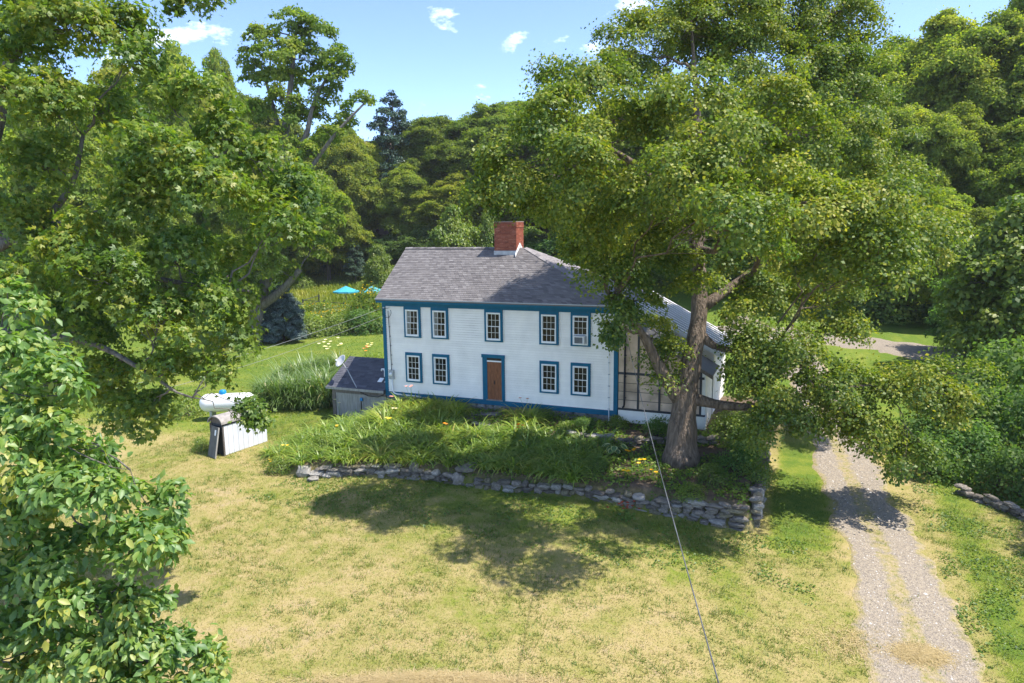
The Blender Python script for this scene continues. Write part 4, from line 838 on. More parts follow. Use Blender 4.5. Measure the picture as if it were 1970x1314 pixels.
def proto_pine(seed, nm='pine_tree', lab='pine', mt='pine', H=20, wf=1.0, lo=.22, nw=13, leaf=.26, per=60, nk=5):
    r_ = random.Random(seed); L_ = []
    for i in range(nw):
        f = i/nw; z = H*(lo+(.98-lo)*f); R0 = H*.22*wf*(1-f)**.75+.015*H
        k_n = nk if f < .75 else 3
        for k in range(k_n):
            a = 2*math.pi*k/k_n+i*1.1+r_.random(); rr = R0*r_.uniform(.55, 1.05); s_ = .0275*H+.22*R0
            L_.append((np.array([rr*math.cos(a), rr*math.sin(a), z+.10*rr+r_.uniform(-.02, .02)*H]), (s_, s_, s_*.36)))
    L_.append((np.array([0, 0, H*.98]), (.0175*H, .0175*H, .04*H)))
    return tree(nm, lab, 'tree', (0, 0, 0), [[(0, 0, -1, .02*H), (0, 0, H*.5, .0125*H), (0, 0, H*.98, .03)]], L_, mt, BARKD, leaf=leaf, per=per, pad=(.02*H, .035*H), dens=.9, tbase=.5, tvar=.22, limbr=.05*H/20, up=1.0, flat=.5, loose=.03)
PCo = proto_pine(4)
PSp = proto_pine(9, 'blue_spruce', 'blue spruce', 'blue', 8, 1.75, .06, 12, .13, 80, 8)
WG = 'broadleaf trees of the wood behind the house'
def wood(px, D, top, wpx, proto, label, hp, wp, group=WG):
    p = col_at(px, D); zt = at(px, top, D)[2]; h = zt-p[2]; w = wpx/FPX*D
    return place(proto, p, (w/wp, w/wp, h/hp), rng.random()*6.28, label, group)
PW = [13, 11, 15, 12]
far_l = 'woodland tree showing through gaps in the left oak'
far_m = 'tree in the thick wood behind the roof and the big maple'
WL = [(-60, 88, 150, 230, 0, 'wood tree behind the top left corner of the oak crown'), (60, 96, 130, 220, 1, 'wood tree behind the upper oak crown, second from the left edge'), (170, 90, 165, 200, 2, 'wood tree behind the gap between the two upper oak limbs'), (270, 100, 150, 200, 3, 'wood tree behind the right shoulder of the oak crown'), (375, 98, 112, 150, 1, 'woodland tree peeping over the left oak, left of the tall open maple'), (450, 108, 140, 130, 0, 'woodland tree standing directly behind the tall open maple'),
      (40, 74, 260, 200, 3, 'nearer wood tree behind the lowest left oak limb'), (200, 76, 300, 200, 0, 'nearer wood tree behind the middle of the oak'), (350, 84, 250, 200, 2, 'nearer wood tree between the oak and the tall open maple'), (520, 118, 200, 150, 2, 'round crown seen through the lower branches of the tall open maple'),
      (600, 122, 282, 140, 3, 'yellowish round crown just right of the tall open maple'), (680, 120, 246, 130, 1, 'olive crown between the tall open maple and the pine'), (735, 124, 285, 120, 3, 'low yellow green crown at the left foot of the pine'), (640, 112, 350, 120, 1, 'lower front tree at the wood edge left of the pine'), (560, 108, 360, 120, 0, 'low wood edge tree right behind the leaning maple stub'),
      (850, 126, 236, 190, 2, 'big rounded dark olive crown right of the pine'), (945, 122, 222, 190, 0, 'broad olive crown behind the brick chimney'), (1010, 130, 208, 170, 2, 'skyline crown between chimney and big maple'), (800, 118, 330, 130, 0, 'dusky tree below the pine at the wood edge'), (890, 114, 340, 150, 3, 'dim tree above the left part of the roof ridge'), (1000, 112, 320, 170, 1, 'dim tree just right of the chimney'),
      (1090, 118, 230, 180, 1, 'skyline tree behind the left tip of the big maple'), (1180, 112, 210, 200, 3, 'wood tree behind the left half of the big maple'), (1280, 108, 200, 200, 0, 'wood tree behind the upper trunk of the big maple'), (1380, 104, 190, 200, 2, far_m), (1480, 98, 170, 200, 1, far_m), (1130, 96, 330, 180, 0, far_m), (1250, 92, 330, 190, 1, far_m), (1370, 90, 330, 190, 2, far_m), (1490, 86, 300, 200, 3, far_m), (1590, 92, 140, 200, 0, 'tall wood tree behind the right shoulder of the big maple'), (1600, 82, 280, 200, 2, 'wood tree behind the right edge of the big maple'),
      (1690, 88, 100, 200, 1, 'crown against the sky just right of the big maple'), (1770, 80, 62, 230, 3, 'broad yellow green crown topping the wood at upper right'), (1870, 76, 58, 220, 1, 'full yellowish crown below the dark corner tree'), (1960, 84, -30, 220, 2, 'dark crown filling the upper right corner'), (1985, 70, 90, 200, 0, 'tree at the right picture edge under the corner crown'),
      (1720, 72, 215, 200, 2, 'second row tree right of the big maple crown'), (1820, 70, 230, 200, 0, 'middle tree of the right hand wood'), (1920, 66, 250, 200, 3, 'middle tree near the right picture edge'), (1690, 70, 330, 170, 3, 'lower tree touching the right side of the big maple'), (1790, 64, 370, 180, 1, 'lower tree over the lime bushes beyond the drive'), (1880, 60, 400, 170, 2, 'lower tree of the right wood edge')]
for (px, D, top, w, k, lab) in WL: wood(px, D, top, w, PT[k], lab, 20.3, PW[k]*1.02)
UG = 'dark understory trees along the wood edge'
for (px, D, top, w, k, lab) in [(600, 116, 455, 90, 0, 'dark understory tree behind the left umbrella'), (650, 118, 430, 100, 1, 'dark understory tree behind the blue umbrellas'), (705, 118, 440, 90, 0, 'dark understory tree behind the left roof corner'), (760, 116, 450, 90, 1, 'dark understory tree over the left end of the ridge'), (820, 112, 440, 100, 0, 'dark understory tree over the middle of the ridge'), (900, 108, 440, 100, 1, 'dark understory tree left of the chimney'), (990, 104, 430, 120, 0, 'dark understory tree right of the chimney'),
                              (1090, 92, 440, 140, 1, 'dark understory tree hidden behind the big maple'), (1200, 88, 450, 140, 0, 'dark understory tree hidden behind the big maple'), (1310, 84, 450, 150, 1, 'dark understory tree hidden behind the big maple'), (1420, 80, 470, 150, 0, 'dark understory tree hidden behind the big maple'), (1530, 76, 480, 150, 1, 'dark understory tree hidden behind the big maple'), (500, 100, 470, 110, 0, 'dark understory tree behind the leaning stub'), (420, 90, 480, 120, 1, 'dark understory tree behind the tall open maple'),
                              (1640, 70, 470, 130, 0, 'dark understory tree over the far end of the drive'), (1870, 50, 500, 150, 1, 'shaded understory tree right of the lime bushes'), (1960, 46, 470, 150, 0, 'shaded understory tree at the right picture edge')]:
    wood(px, D, top, w, PD[k], lab, 10.2, 8.2, UG)
p = col_at(772, 124); h = at(772, 188, 124)[2]-p[2]; place(PCo, p, (h/20*.98, h/20*.98, h/20), .4, 'tall dark pine standing above the wood against the sky')
p = col_at(690, 110); h = at(690, 468, 110)[2]-p[2]; place(PCo, p, h/20*1.15, 1.4, 'small bluish pine at the wood edge behind the umbrellas')
p = col_at(547, 64.5); h = at(547, 538, 64.5)[2]-p[2]; place(PSp, p, (h/8*1.05, h/8*1.05, h/8), .7, 'bushy blue spruce behind the leaning maple stub')
for (px, D, top, w, lab) in [(732, 92, 475, 60, 'bright lime young tree touching the left roof corner'), (880, 96, 405, 90, 'bright green young tree left of the chimney'), (945, 98, 415, 60, 'bright green young tree directly behind the chimney'), (1945, 44, 395, 230, 'pale green airy tree at the right picture edge')]:
    p = col_at(px, D); h = at(px, top, D)[2]-p[2]; wd_ = w/FPX*D; place(PLm, p, (wd_/6.2, wd_/6.2, h/8.2), rng.random()*6, lab, 'young bright green trees')

rt_ = gp(23.5, -1.5); RD_ = float((rt_-CAMP) @ FW)
tree('maple_tree', 'dark leafy tree just at the right picture edge above the stone wall', 'tree', rt_, [[(*(rt_-[0, 0, .3]), .4), (*(rt_+[0, 0, 4]), .3), (*(rt_+[0, .3, 8]), .2), (*(rt_+[0, .3, 11]), .06)]],
     [(rt_+np.array([dx, dy, dz]), (2.0, 2.0, 1.4)) for dx, dy, dz in [(-2.4, 1, 5), (-1.5, -2, 6), (2, 1, 6), (1, -2.5, 5), (0, 2.6, 6.5), (-2, -.5, 8), (1.5, 1, 9), (-.6, 1, 11), (.5, -1.6, 9), (-2.6, -3, 6.5), (-1, -4, 8), (-3.2, 2.5, 6.5), (1, -5, 6.5)]], 'maple', BARK, leaf=.16, per=200, pad=(.55, .95), dens=.8, tbase=.38, up=.9, flat=.6, loose=.05)
# ------------------------------------------------------------------ shrubs
BL = proto_bush('shrub', 'lime shrub', 11, 1.6, 2.4, 'lime', leaf=.13, per=80)
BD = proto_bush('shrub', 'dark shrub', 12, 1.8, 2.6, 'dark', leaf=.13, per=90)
BF = proto_bush('flowering_shrub', 'yellow flowering perennials', 13, 1.3, 2.6, 'lime', leaf=.15, per=70, tb=.5, flower=22)
BP = proto_bush('flowering_shrub', 'pink shrub', 14, 2.6, 3.2, 'wood', leaf=.15, per=90, tb=.5, flower=60)
def bush(proto, px, py, w, h, lab, base=(2.4, 1.6), grp=None):
    p = hit(px, py); place(proto, p, (w/base[0], w/base[0], h/base[1]), rng.random()*6.28, lab, grp)
HG = 'flower border between the back lawn and the pool garden'
k_ = 0
for px in range(528, 735, 17):
    for (dy, pr_) in ((0, BF if (k_ % 3) else BL), (-16, BF), (-28, BF if k_ % 2 else BL)):
        py = 648-.05*(px-512)+dy+rng.normal(0, 1.5)
        b_ = (2.6, 1.3) if pr_ is BF else (2.4, 1.6)
        bush(pr_, px+rng.normal(0, 4), py, 3.0, 1.5+.5*rng.random(), ('%s row bushy perennial in the %s third of the border behind the back lawn' % (('front', 'middle', 'back')[(0, -16, -28).index(dy)], 'left' if px < 595 else 'middle' if px < 665 else 'right')), b_, HG); k_ += 1
bush(BP, 715, 622, 5.0, 4.2, 'pink flecked shrub against the left wall beside the border', (3.2, 2.6))
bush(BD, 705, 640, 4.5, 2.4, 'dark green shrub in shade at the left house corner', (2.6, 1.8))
bush(BL, 583, 560, 3.5, 2.2, 'small rounded shrub on the sunny meadow', (2.4, 1.6))
RG = 'bushes along the right side of the drive'
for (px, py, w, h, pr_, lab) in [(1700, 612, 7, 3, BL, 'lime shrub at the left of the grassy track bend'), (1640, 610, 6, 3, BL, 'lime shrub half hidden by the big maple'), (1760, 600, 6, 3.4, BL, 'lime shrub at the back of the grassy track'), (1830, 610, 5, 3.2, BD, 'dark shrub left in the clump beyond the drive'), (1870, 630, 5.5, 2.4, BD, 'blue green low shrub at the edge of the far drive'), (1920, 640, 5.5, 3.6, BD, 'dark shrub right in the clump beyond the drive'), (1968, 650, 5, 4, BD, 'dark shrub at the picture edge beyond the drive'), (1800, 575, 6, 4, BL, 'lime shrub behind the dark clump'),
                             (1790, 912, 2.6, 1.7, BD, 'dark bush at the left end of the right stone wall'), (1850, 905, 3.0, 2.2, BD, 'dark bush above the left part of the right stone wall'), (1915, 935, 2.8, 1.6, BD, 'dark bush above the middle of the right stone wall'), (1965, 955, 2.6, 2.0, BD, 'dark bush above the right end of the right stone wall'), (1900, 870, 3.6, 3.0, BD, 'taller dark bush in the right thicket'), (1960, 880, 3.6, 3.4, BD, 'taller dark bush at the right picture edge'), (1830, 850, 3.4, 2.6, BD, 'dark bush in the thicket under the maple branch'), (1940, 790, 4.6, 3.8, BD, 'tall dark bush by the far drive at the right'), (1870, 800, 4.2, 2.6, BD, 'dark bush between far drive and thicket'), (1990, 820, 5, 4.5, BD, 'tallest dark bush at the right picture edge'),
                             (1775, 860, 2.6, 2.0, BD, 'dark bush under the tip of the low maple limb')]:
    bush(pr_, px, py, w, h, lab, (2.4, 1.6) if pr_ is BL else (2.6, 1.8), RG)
for (px, py, w, h, pr_, lab) in [(1400, 850, 1.7, 1.1, BL, 'lime shrub on the terrace right of the maple trunk'), (1440, 870, 1.7, 1.1, BL, 'lime shrub at the terrace side wall'), (1420, 905, 1.6, 1.0, BD, 'dark shrub right of the trunk near the side wall'), (1450, 925, 1.3, .9, BL, 'pale green shrub at the terrace corner'), (1370, 930, 1.2, .7, BD, 'low dark shrub behind the front wall right part'), (1265, 838, 1.3, .9, BD, 'green shrub under the porch base left of the trunk'), (1330, 955, 1.0, .45, BL, 'low yellow green shrub over the front wall'),
                             (1190, 820, 1.0, .5, BL, 'bright low shrub below the right house corner'), (1060, 880, 1.2, .8, BL, 'leafy mound in the middle of the shaded bed'), (1110, 900, 1.1, .7, BL, 'leafy mound above the front wall left of the hosta'), (1010, 850, 1.0, .7, BL, 'leafy mound by the orange lily cluster'), (1090, 838, 1.0, .6, BL, 'leafy mound at the left end of the inner wall'), (900, 852, .9, .6, BL, 'leafy mound under the door steps'), (620, 868, 1.2, .8, BL, 'leafy mound in the sunny part of the left bank'), (690, 840, 1.1, .7, BL, 'leafy mound below the lean-to in the sunny bed'), (540, 905, 1.2, .7, BL, 'yellow green mound at the left foot of the bank'), (790, 810, 1.0, .7, BL, 'leafy mound under the left windows'), (1150, 905, .9, .6, BD, 'dark leafy mound below the hosta'), (1300, 850, .9, .5, BD, 'dark leafy mound left of the trunk foot'), (1130, 825, 1.3, .55, BD, 'low green shrub below the blue sill'), (1050, 800, 1.4, .5, BD, 'low leafy shrub against the sill right of the door'), (1440, 835, 1.6, 1.0, BL, 'lime shrub at the back of the side wall'), (1405, 820, 1.5, .8, BL, 'yellow green shrub beside the porch corner'),
                             (390, 865, 1.0, .6, BL, 'small tuft shrub on the lawn left of the small shed'), (365, 800, 1.8, 1.3, BL, 'light shrub at the left end of the white tank'), (520, 772, 1.8, 1.3, BD, 'green shrub behind the small shed')]:
    bush(pr_, px, py, w, h, lab, (2.4, 1.6) if pr_ is BL else (2.6, 1.8), 'garden shrubs round the terrace and sheds')

# ------------------------------------------------------------------ blades: lilies, reeds, grass
def blades(name, Bp, az, L_, W_, th0, th1, tone, mt, segs=3):
    n = len(Bp); V = np.zeros((n, segs+1, 2, 3)); p = Bp.copy(); side = np.stack([-np.sin(az), np.cos(az), np.zeros(n)], -1); hd_ = np.stack([np.cos(az), np.sin(az), np.zeros(n)], -1)
    for i in range(segs+1):
        t = i/segs; w = W_*(1-t**2*.92); V[:, i, 0] = p+side*w[:, None]*.5; V[:, i, 1] = p-side*w[:, None]*.5
        th = th0+(th1-th0)*(i+.5)/segs; st_ = L_/segs; p = p+hd_*(np.sin(th)*st_)[:, None]; p[:, 2] += np.cos(th)*st_
    k = (segs+1)*2; o = np.arange(n)*k; q = np.array([[2*i, 2*i+1, 2*i+3, 2*i+2] for i in range(segs)])
    F = (q[None]+o[:, None, None]).reshape(-1, 4)
    return mesh_np(name, V.reshape(-1, 3), F, LM[mt], np.repeat(np.clip(tone, 0, 1), segs))
LILM = []
for s_ in range(8):
    n = 52; r_ = np.random.default_rng(50+s_); rr = r_.random(n)**.7*.16; a = r_.random(n)*6.28; tb_ = .35+.06*s_
    LILM.append(blades('blades', np.stack([rr*np.cos(a), rr*np.sin(a), -.05+0*a], -1), a+r_.normal(0, .4, n), r_.uniform(.6, 1.15, n), r_.uniform(.034, .056, n), r_.uniform(.05, .55, n), r_.uniform(1.5, 2.7, n), r_.normal(tb_, .18, n), 'lily', 5))
LG = 'daylily clumps covering the terrace bed'
def lily(x, y, sc, lab=None, z=None):
    wl = float(np.interp(x, WX, WY))
    lab = lab or ('daylily clump on the sloping left bank beyond the wall end' if x < -11 else 'daylily clump right above the front wall, left of the gap' if y < wl+1.4 and x < -4.5 else 'daylily clump right above the front wall, right of the gap' if y < wl+1.4 else
                  'daylily clump in the row under the windows left of the door' if y > -2 and x < -6 else 'daylily clump close under the sill right of the door' if y > -2 else 'daylily clump in the sunny middle of the bed left of the door steps' if x < -5 else 'daylily clump in the middle of the bed between door steps and hosta')
    o = thing('daylily_clump', lab, 'plant', (x, y, float(hgt(x, y)) if z is None else z), LG, rz=random.random()*6.28); o.scale = (sc*random.uniform(.9, 1.15), sc*random.uniform(.9, 1.15), sc*random.uniform(.8, 1.15))
    put('foliage', LILM[int(np.clip(vnoise(x, y, 2.2)*9-.5+random.gauss(0, 1), 0, 7))], o); return o
cnt = 0
def free(x, y):
    q_ = pr_px(x, y)
    return True
def pr_px(x, y, z=None):
    z = float(hgt(x, y)) if z is None else z; d = np.array([x, y, z])-CAMP; k = d @ FW; return 985+FPX*(d @ RT)/k, 657-FPX*(d @ UPV)/k
tries = 0
pts = []
while len(pts) < 290 and tries < 9000:
    tries += 1
    x = random.uniform(-14.9, 2.6); y = random.uniform(-8.3, -.35)
    wl = float(np.interp(x, WX, WY))
    if x > -11.3 and y < wl+.38: continue
    if x < -11.3 and (y < -8.6+.55*(-11.3-x) or y > -1.2): continue
    px, py = pr_px(x, y)
    if 885 < px < 990 and 765 < py < 835: continue           # door path
    if 880 < px < 930 and py > 880: continue
    if px > 1030 and py < 858 and y > -3.1: continue          # ground cover above the inner wall
    if px > 1165 and py > 850: continue
    if px > 1110 and py > 900: continue
    if any((x-a)**2+(y-b)**2 < .33**2 for a, b in pts): continue
    pts.append((x, y))
for (x, y) in pts:
    lily(x, y, (1.2 if y > -4.5 else 1.12)*random.uniform(.7, 1.2)*(.85 if x < -11 else 1))
# ground cover on the terrace and weeds at the wall foot
n = 40000; x = rng.uniform(-14.5, 6.5, n); y = rng.uniform(-8.6, -.1, n); ok = (terr_mask(x, y) > .25) & (vnoise(x, y, .8) > .30-.16*(x < 1.5)); x, y = x[ok], y[ok]
z = hgt(x, y)+.02+.34*rng.random(len(x))*vnoise(x, y, .6)
put('ground_cover', leaves_mesh('ground_cover', np.stack([x, y, z], -1), rng.normal(size=(len(x), 3))*.5+[0, 0, 1], rng.normal(size=(len(x), 3)), rng.uniform(.06, .15, len(x)), np.clip(rng.normal(.5, .22, len(x)), 0, 1), LM['oak'], 'quad'), kind='stuff')
n = 17000; x = rng.uniform(-13, 12.5, n); y = rng.uniform(-11, -6.9, n)
x2 = rng.uniform(12.3, 15.5, 9000); y2 = rng.uniform(-12, 1.5, 9000); x = np.r_[x, x2]; y = np.r_[y, y2]
ok = (terr_mask(x, y) < .02) & (vnoise(x, y, .9)*.7+vnoise(x, y, .3)*.3 > .50+.05*np.clip(-8-y, 0, 3)*(x < 12)) & ~((x > 8.6) & (x < 12.3)); x, y = x[ok], y[ok]
put('lawn_weeds', leaves_mesh('lawn_weeds', np.stack([x, y, hgt(x, y)+.015+.05*rng.random(len(x))], -1), rng.normal(size=(len(x), 3))*.45+[0, 0, 1], rng.normal(size=(len(x), 3)), rng.uniform(.04, .10, len(x)), np.clip(rng.normal(.4, .2, len(x)), 0, 1), LM['oak'], 'quad'), kind='stuff')
# flowers
def flower(px, py, lab, tone, hh=.8, n=3, s=.10):
    p = hit(px, py); o = thing('flower_stem', lab, 'flower', p, 'flowering stems on the terrace'); st = MB(); C = []; Nn = []; U = []
    for k in range(n):
        top = np.array([rng.normal(0, .14), rng.normal(0, .10), hh*rng.uniform(.85, 1.1)]); st.tube([(0, 0, -.05), top*[.4, .4, .6], top], [.008, .007, .005], 4, cap=False)
        for a in np.arange(6)*math.pi/3: d = np.array([math.cos(a), math.sin(a), .5]); C.append(top); Nn.append([-d[0]*.5, -d[1]*.5, 1]); U.append(d)
    st.build('stem', LM['lily'], o, (0, 0, 0)); C = np.array(C)
    put('petals', leaves_mesh('petals', C, np.array(Nn), np.array(U), np.full(len(C), s), np.clip(tone+rng.normal(0, .04, len(C)), 0, 1), LM['flower'], 'quad'), o, kind='stuff' if n > 1 else None)
for (px, py, lab, tn, hh, n_) in [(745, 790, 'red pink lilies at the left house corner', .03, .8, 3), (760, 792, 'pink lilies left under the meter box', .2, .75, 2), (792, 790, 'tallest pale pink lilies before the left windows', .28, 1.25, 3), (728, 790, 'pink lilies in front of the lean-to', .25, .7, 3), (702, 794, 'yellow lily cluster before the lean-to', .74, .75, 5), (680, 800, 'yellow lily at the left edge of the lean-to', .76, .7, 2), (655, 800, 'pale thin lilies at the lean-to post', .95, .9, 2), (1000, 855, 'orange lily cluster in the middle of the bed', .5, .8, 5), (862, 845, 'single orange lily in shade below the door path', .5, .75, 2), (1012, 800, 'pale pink lilies right of the door', .3, .8, 2), (650, 845, 'yellow lily on the sunny bank', .76, .7, 2), (745, 835, 'yellow lilies in the middle of the sunny bank', .78, .7, 3), (760, 812, 'cream lilies below the meter box', .95, .7, 2),
                                  (550, 880, 'yellow lily low on the left bank', .77, .6, 2), (520, 905, 'yellow lily at the left foot of the bank', .78, .5, 2), (1214, 885, 'small orange daisies right of the hosta', .62, .35, 4), (1232, 900, 'small yellow daisies nearest the cable', .7, .3, 3), (1205, 920, 'yellow daisies above the front wall', .72, .3, 3), (1255, 925, 'orange daisies above the front wall by the cable', .62, .35, 2), (1000, 865, 'yellow lily below the orange cluster', .75, .4, 1)]:
    flower(px, py, lab, tn, hh, n_, .11 if n_ > 2 else .10)
p = hit(1205, 1000); o = thing('coneflower_plant', 'dark red and orange daisy plant on the shaded lawn below the wall', 'flower', p)
a = rng.random(90)*6.28; rr = rng.random(90)*.35
put('foliage', leaves_mesh('foliage', np.stack([rr*np.cos(a), rr*np.sin(a), rng.random(90)*.35], -1), rng.normal(size=(90, 3))*.5+[0, 0, 1], rng.normal(size=(90, 3)), np.full(90, .1), rng.random(90)*.6, LM['oak'], 'quad'), o)
for k in range(14):
    c = np.array([rng.normal(0, .2), rng.normal(0, .15), .45+rng.random()*.25]); q = MB(); q.disc_rev([(.012, 0), (.055, .0), (.03, .015), (0, .02)], 7, c); q.build('flower', mat('dark_petal', (.28, .035, .01), .7, .3, 9) if k == 0 else bpy.data.materials['dark_petal'], o, (0, 0, 0))
# hosta
p = hit(1185, 872); o = thing('hosta', 'variegated hosta with broad cream edged leaves on the terrace', 'plant', p)
for k in range(17):
    a = k*2.4; r_ = .22+.34*random.random(); el = random.uniform(.25, .6); q = MB(); hd_ = Vector((math.cos(a), math.sin(a), 0)); sd = Vector((-hd_.y, hd_.x, 0)); l_ = random.uniform(.28, .40)
    b_ = hd_*r_*.6+Vector((0, 0, el*.75)); rings = [(0, .02), (.25, .38), (.6, .42), (.88, .2), (1, .02)]
    V_ = []; 
    for (t_, w_) in rings:
        c = b_+hd_*l_*t_+Vector((0, 0, -.22*l_*t_*t_*2)); V_ += [c+sd*w_*l_+Vector((0, 0, .03)), c+sd*w_*l_*.68+Vector((0, 0, .02)), c, c-sd*w_*l_*.68+Vector((0, 0, .02)), c-sd*w_*l_+Vector((0, 0, .03))]
    for i in range(4):
        for j in range(4): q.add([V_[i*5+j], V_[i*5+j+1], V_[i*5+5+j+1], V_[i*5+5+j]], [(0, 1, 2, 3)], 1.0 if j in (0, 3) else .3+.2*random.random())
    q.tube([(0, 0, 0), b_*.6, b_], .008, 4); q.build('leaf', LM['hosta'], o, (0, 0, 0), smooth=True)
# ornamental grass clump by the lean-to
REED = []
for s_ in range(3):
    n = 520; r_ = np.random.default_rng(80+s_); rr = r_.random(n)**.6*.55; a = r_.random(n)*6.28
    REED.append(blades('blades', np.stack([rr*np.cos(a), rr*np.sin(a), -.05+r_.random(n)*1.0*(r_.random(n) < .6)], -1), a+r_.normal(0, .6, n), r_.uniform(.9, 1.75, n), r_.uniform(.034, .058, n), r_.uniform(.0, .3, n), r_.uniform(1.2, 2.6, n), np.where(r_.random(n) < .03, .97, r_.normal(.5, .18, n)), 'reed', 5))
def reed(px, py, sc):
    p = hit(px, py); o = thing('ornamental_grass', 'tall arching ornamental grass clump left of the lean-to', 'plant', p, 'ornamental grass stand beside the lean-to', rz=random.random()*6); o.scale = (sc, sc, sc*random.uniform(.9, 1.1)); put('blades', random.choice(REED), o)
for (px, py) in [(515, 782), (545, 785), (575, 784), (603, 783), (628, 780), (530, 768), (560, 768), (592, 766), (620, 764), (545, 752), (578, 748), (610, 746), (635, 744), (600, 734), (630, 730), (655, 726)]: reed(px, py, random.uniform(.92, 1.12))
for (px, py, lab, tn) in [(655, 735, 'cream lilies rising over the ornamental grass', .97), (640, 738, 'cream lilies at the back of the ornamental grass', .97), (628, 742, 'single cream lily at the left of the grass top', .97), (702, 712, 'pale pink phlox behind the lean-to roof', .45), (712, 706, 'white phlox behind the lean-to ridge', .93)]:
    flower(px, py, lab, tn, 2.7 if px < 680 else 1.6, 5, .15)
bush(BL, 718, 712, 2.2, 1.2, 'light green plants behind the lean-to ridge', (2.4, 1.6)); bush(BL, 700, 716, 1.8, 1.0, 'small light plant behind the satellite dish', (2.4, 1.6))
# a pale grass tuft in the thicket on the right
p = hit(1852, 925); o = thing('grass_tuft', 'pale arching grass tuft in the dark thicket right of the drive', 'plant', p); o.scale = (1.5, 1.5, 1.4); put('foliage', LILM[0], o)
# meadow
n = 16000; px = rng.uniform(545, 745, n); D = rng.uniform(89, 122, n); h0 = CAMP[None]+((FW[None]*FPX+RT[None]*(px-985)[:, None])/FPX)*D[:, None]; x, y = h0[:, 0], h0[:, 1]
a = rng.random(n)*6.28; nn = vnoise(x, y, 5)
put('meadow_grass', blades('meadow_grass', np.stack([x, y, hgt(x, y)-.05], -1), a, rng.uniform(.5, 1.1, n)*(.7+.6*nn), rng.uniform(.10, .22, n), np.zeros(n), rng.uniform(.3, 1.2, n), np.clip(.35+.6*(vnoise(x, y, 7)-.4)+rng.normal(0, .15, n), 0, 1), 'meadow', 2), kind='stuff')
# lawn grass
def grass(n, x0, x1, y0, y1, l, w, fn=None):
    x = rng.uniform(x0, x1, n); y = rng.uniform(y0, y1, n)
    dd = np.min(np.hypot(x[:, None]-DC[None, ::3, 0], y[:, None]-DC[None, ::3, 1]), 1)
    ok = (terr_mask(x, y) < .02) & ((dd > .95+.8*rng.random(n)**.7) | ((dd < .36) & (vnoise(x, y, .7) > .42) & (rng.random(n) < .8))) & ~((x > -16.3) & (x < 4.6) & (y > -.4) & (y < 8)) ; x, y = x[ok], y[ok]; n = len(x)
    d = dryness(x, y); tn = .12+.76*d+rng.normal(0, .16, n)+(vnoise(x, y, .26)-.5)*.6
    return blades('grass', np.stack([x, y, hgt(x, y)-.01], -1), rng.random(n)*6.28, l*rng.uniform(.6, 1.4, n), w*rng.uniform(.7, 1.3, n), rng.uniform(.1, .9, n), rng.uniform(.8, 1.7, n), tn, 'grass', 1)
def tufts(n, x0, x1, y0, y1, nb, rad, l, w, base_t, thr):
    x = rng.uniform(x0, x1, n); y = rng.uniform(y0, y1, n); dd = np.min(np.hypot(x[:, None]-DC[None, ::3, 0], y[:, None]-DC[None, ::3, 1]), 1)
    ok = (terr_mask(x, y) < .02) & ((dd > 1.25) | (dd < .3)) & (vnoise(x, y, 1.4)*.6+vnoise(x+7, y, .5)*.4 > thr) & ~((x > -16.3) & (x < 4.6) & (y > -.4) & (y < 8)); x, y = x[ok], y[ok]; n = len(x)
    sz = rng.lognormal(0, .4, n); tn = base_t+rng.normal(0, .13, n); ii = np.repeat(np.arange(n), nb); m_ = len(ii)
    r_ = rng.normal(0, .5, (m_, 2))*rad*sz[ii][:, None]*np.array([1.25, .8]); xx = x[ii]+r_[:, 0]; yy = y[ii]+r_[:, 1]
    return blades('grass', np.stack([xx, yy, hgt(xx, yy)-.01], -1), rng.random(m_)*6.28, l*sz[ii]**.6*rng.uniform(.6, 1.4, m_), w*rng.uniform(.7, 1.3, m_), rng.uniform(.05, .7, m_), rng.uniform(.6, 1.6, m_), tn[ii]+rng.normal(0, .08, m_), 'grass', 1)
put('grass_tufts', tufts(9500, -21, 15.5, -20.5, -.5, 15, .16, .11, .020, .34, .44), kind='stuff')
put('grass', grass(230000, -21, 15.5, -20.5, -.5, .085, .017), kind='stuff')
put('grass', grass(60000, -45, -12, -8, 26, .13, .035), kind='stuff')
# straw
def straw(name, cx, cy, a, rx, ry, n, h, lab=None):
    t_ = rng.normal(0, .5, (n, 2)); c, s_ = math.cos(a), math.sin(a); x = cx+t_[:, 0]*rx*c-t_[:, 1]*ry*s_; y = cy+t_[:, 0]*rx*s_+t_[:, 1]*ry*c
    z = hgt(x, y)+.02+h*np.exp(-(t_**2).sum(1)*1.2)*rng.random(n)
    put(name, blades(name, np.stack([x, y, z], -1), rng.random(n)*6.28, rng.uniform(.12, .3, n), rng.uniform(.008, .016, n), rng.uniform(1.2, 1.6, n), rng.uniform(1.5, 1.9, n), rng.random(n), 'straw', 1), kind='stuff')
p = hit(1770, 1262); straw('hay_heap', p[0], p[1], .3, .75, .5, 3600, .06)
p = hit(860, 1312); straw('hay_swath', p[0], p[1], .36, 3.2, .32, 9000, .10)
p = hit(1640, 1240); straw('loose_hay', p[0], p[1], .5, 1.2, .8, 900, .03)
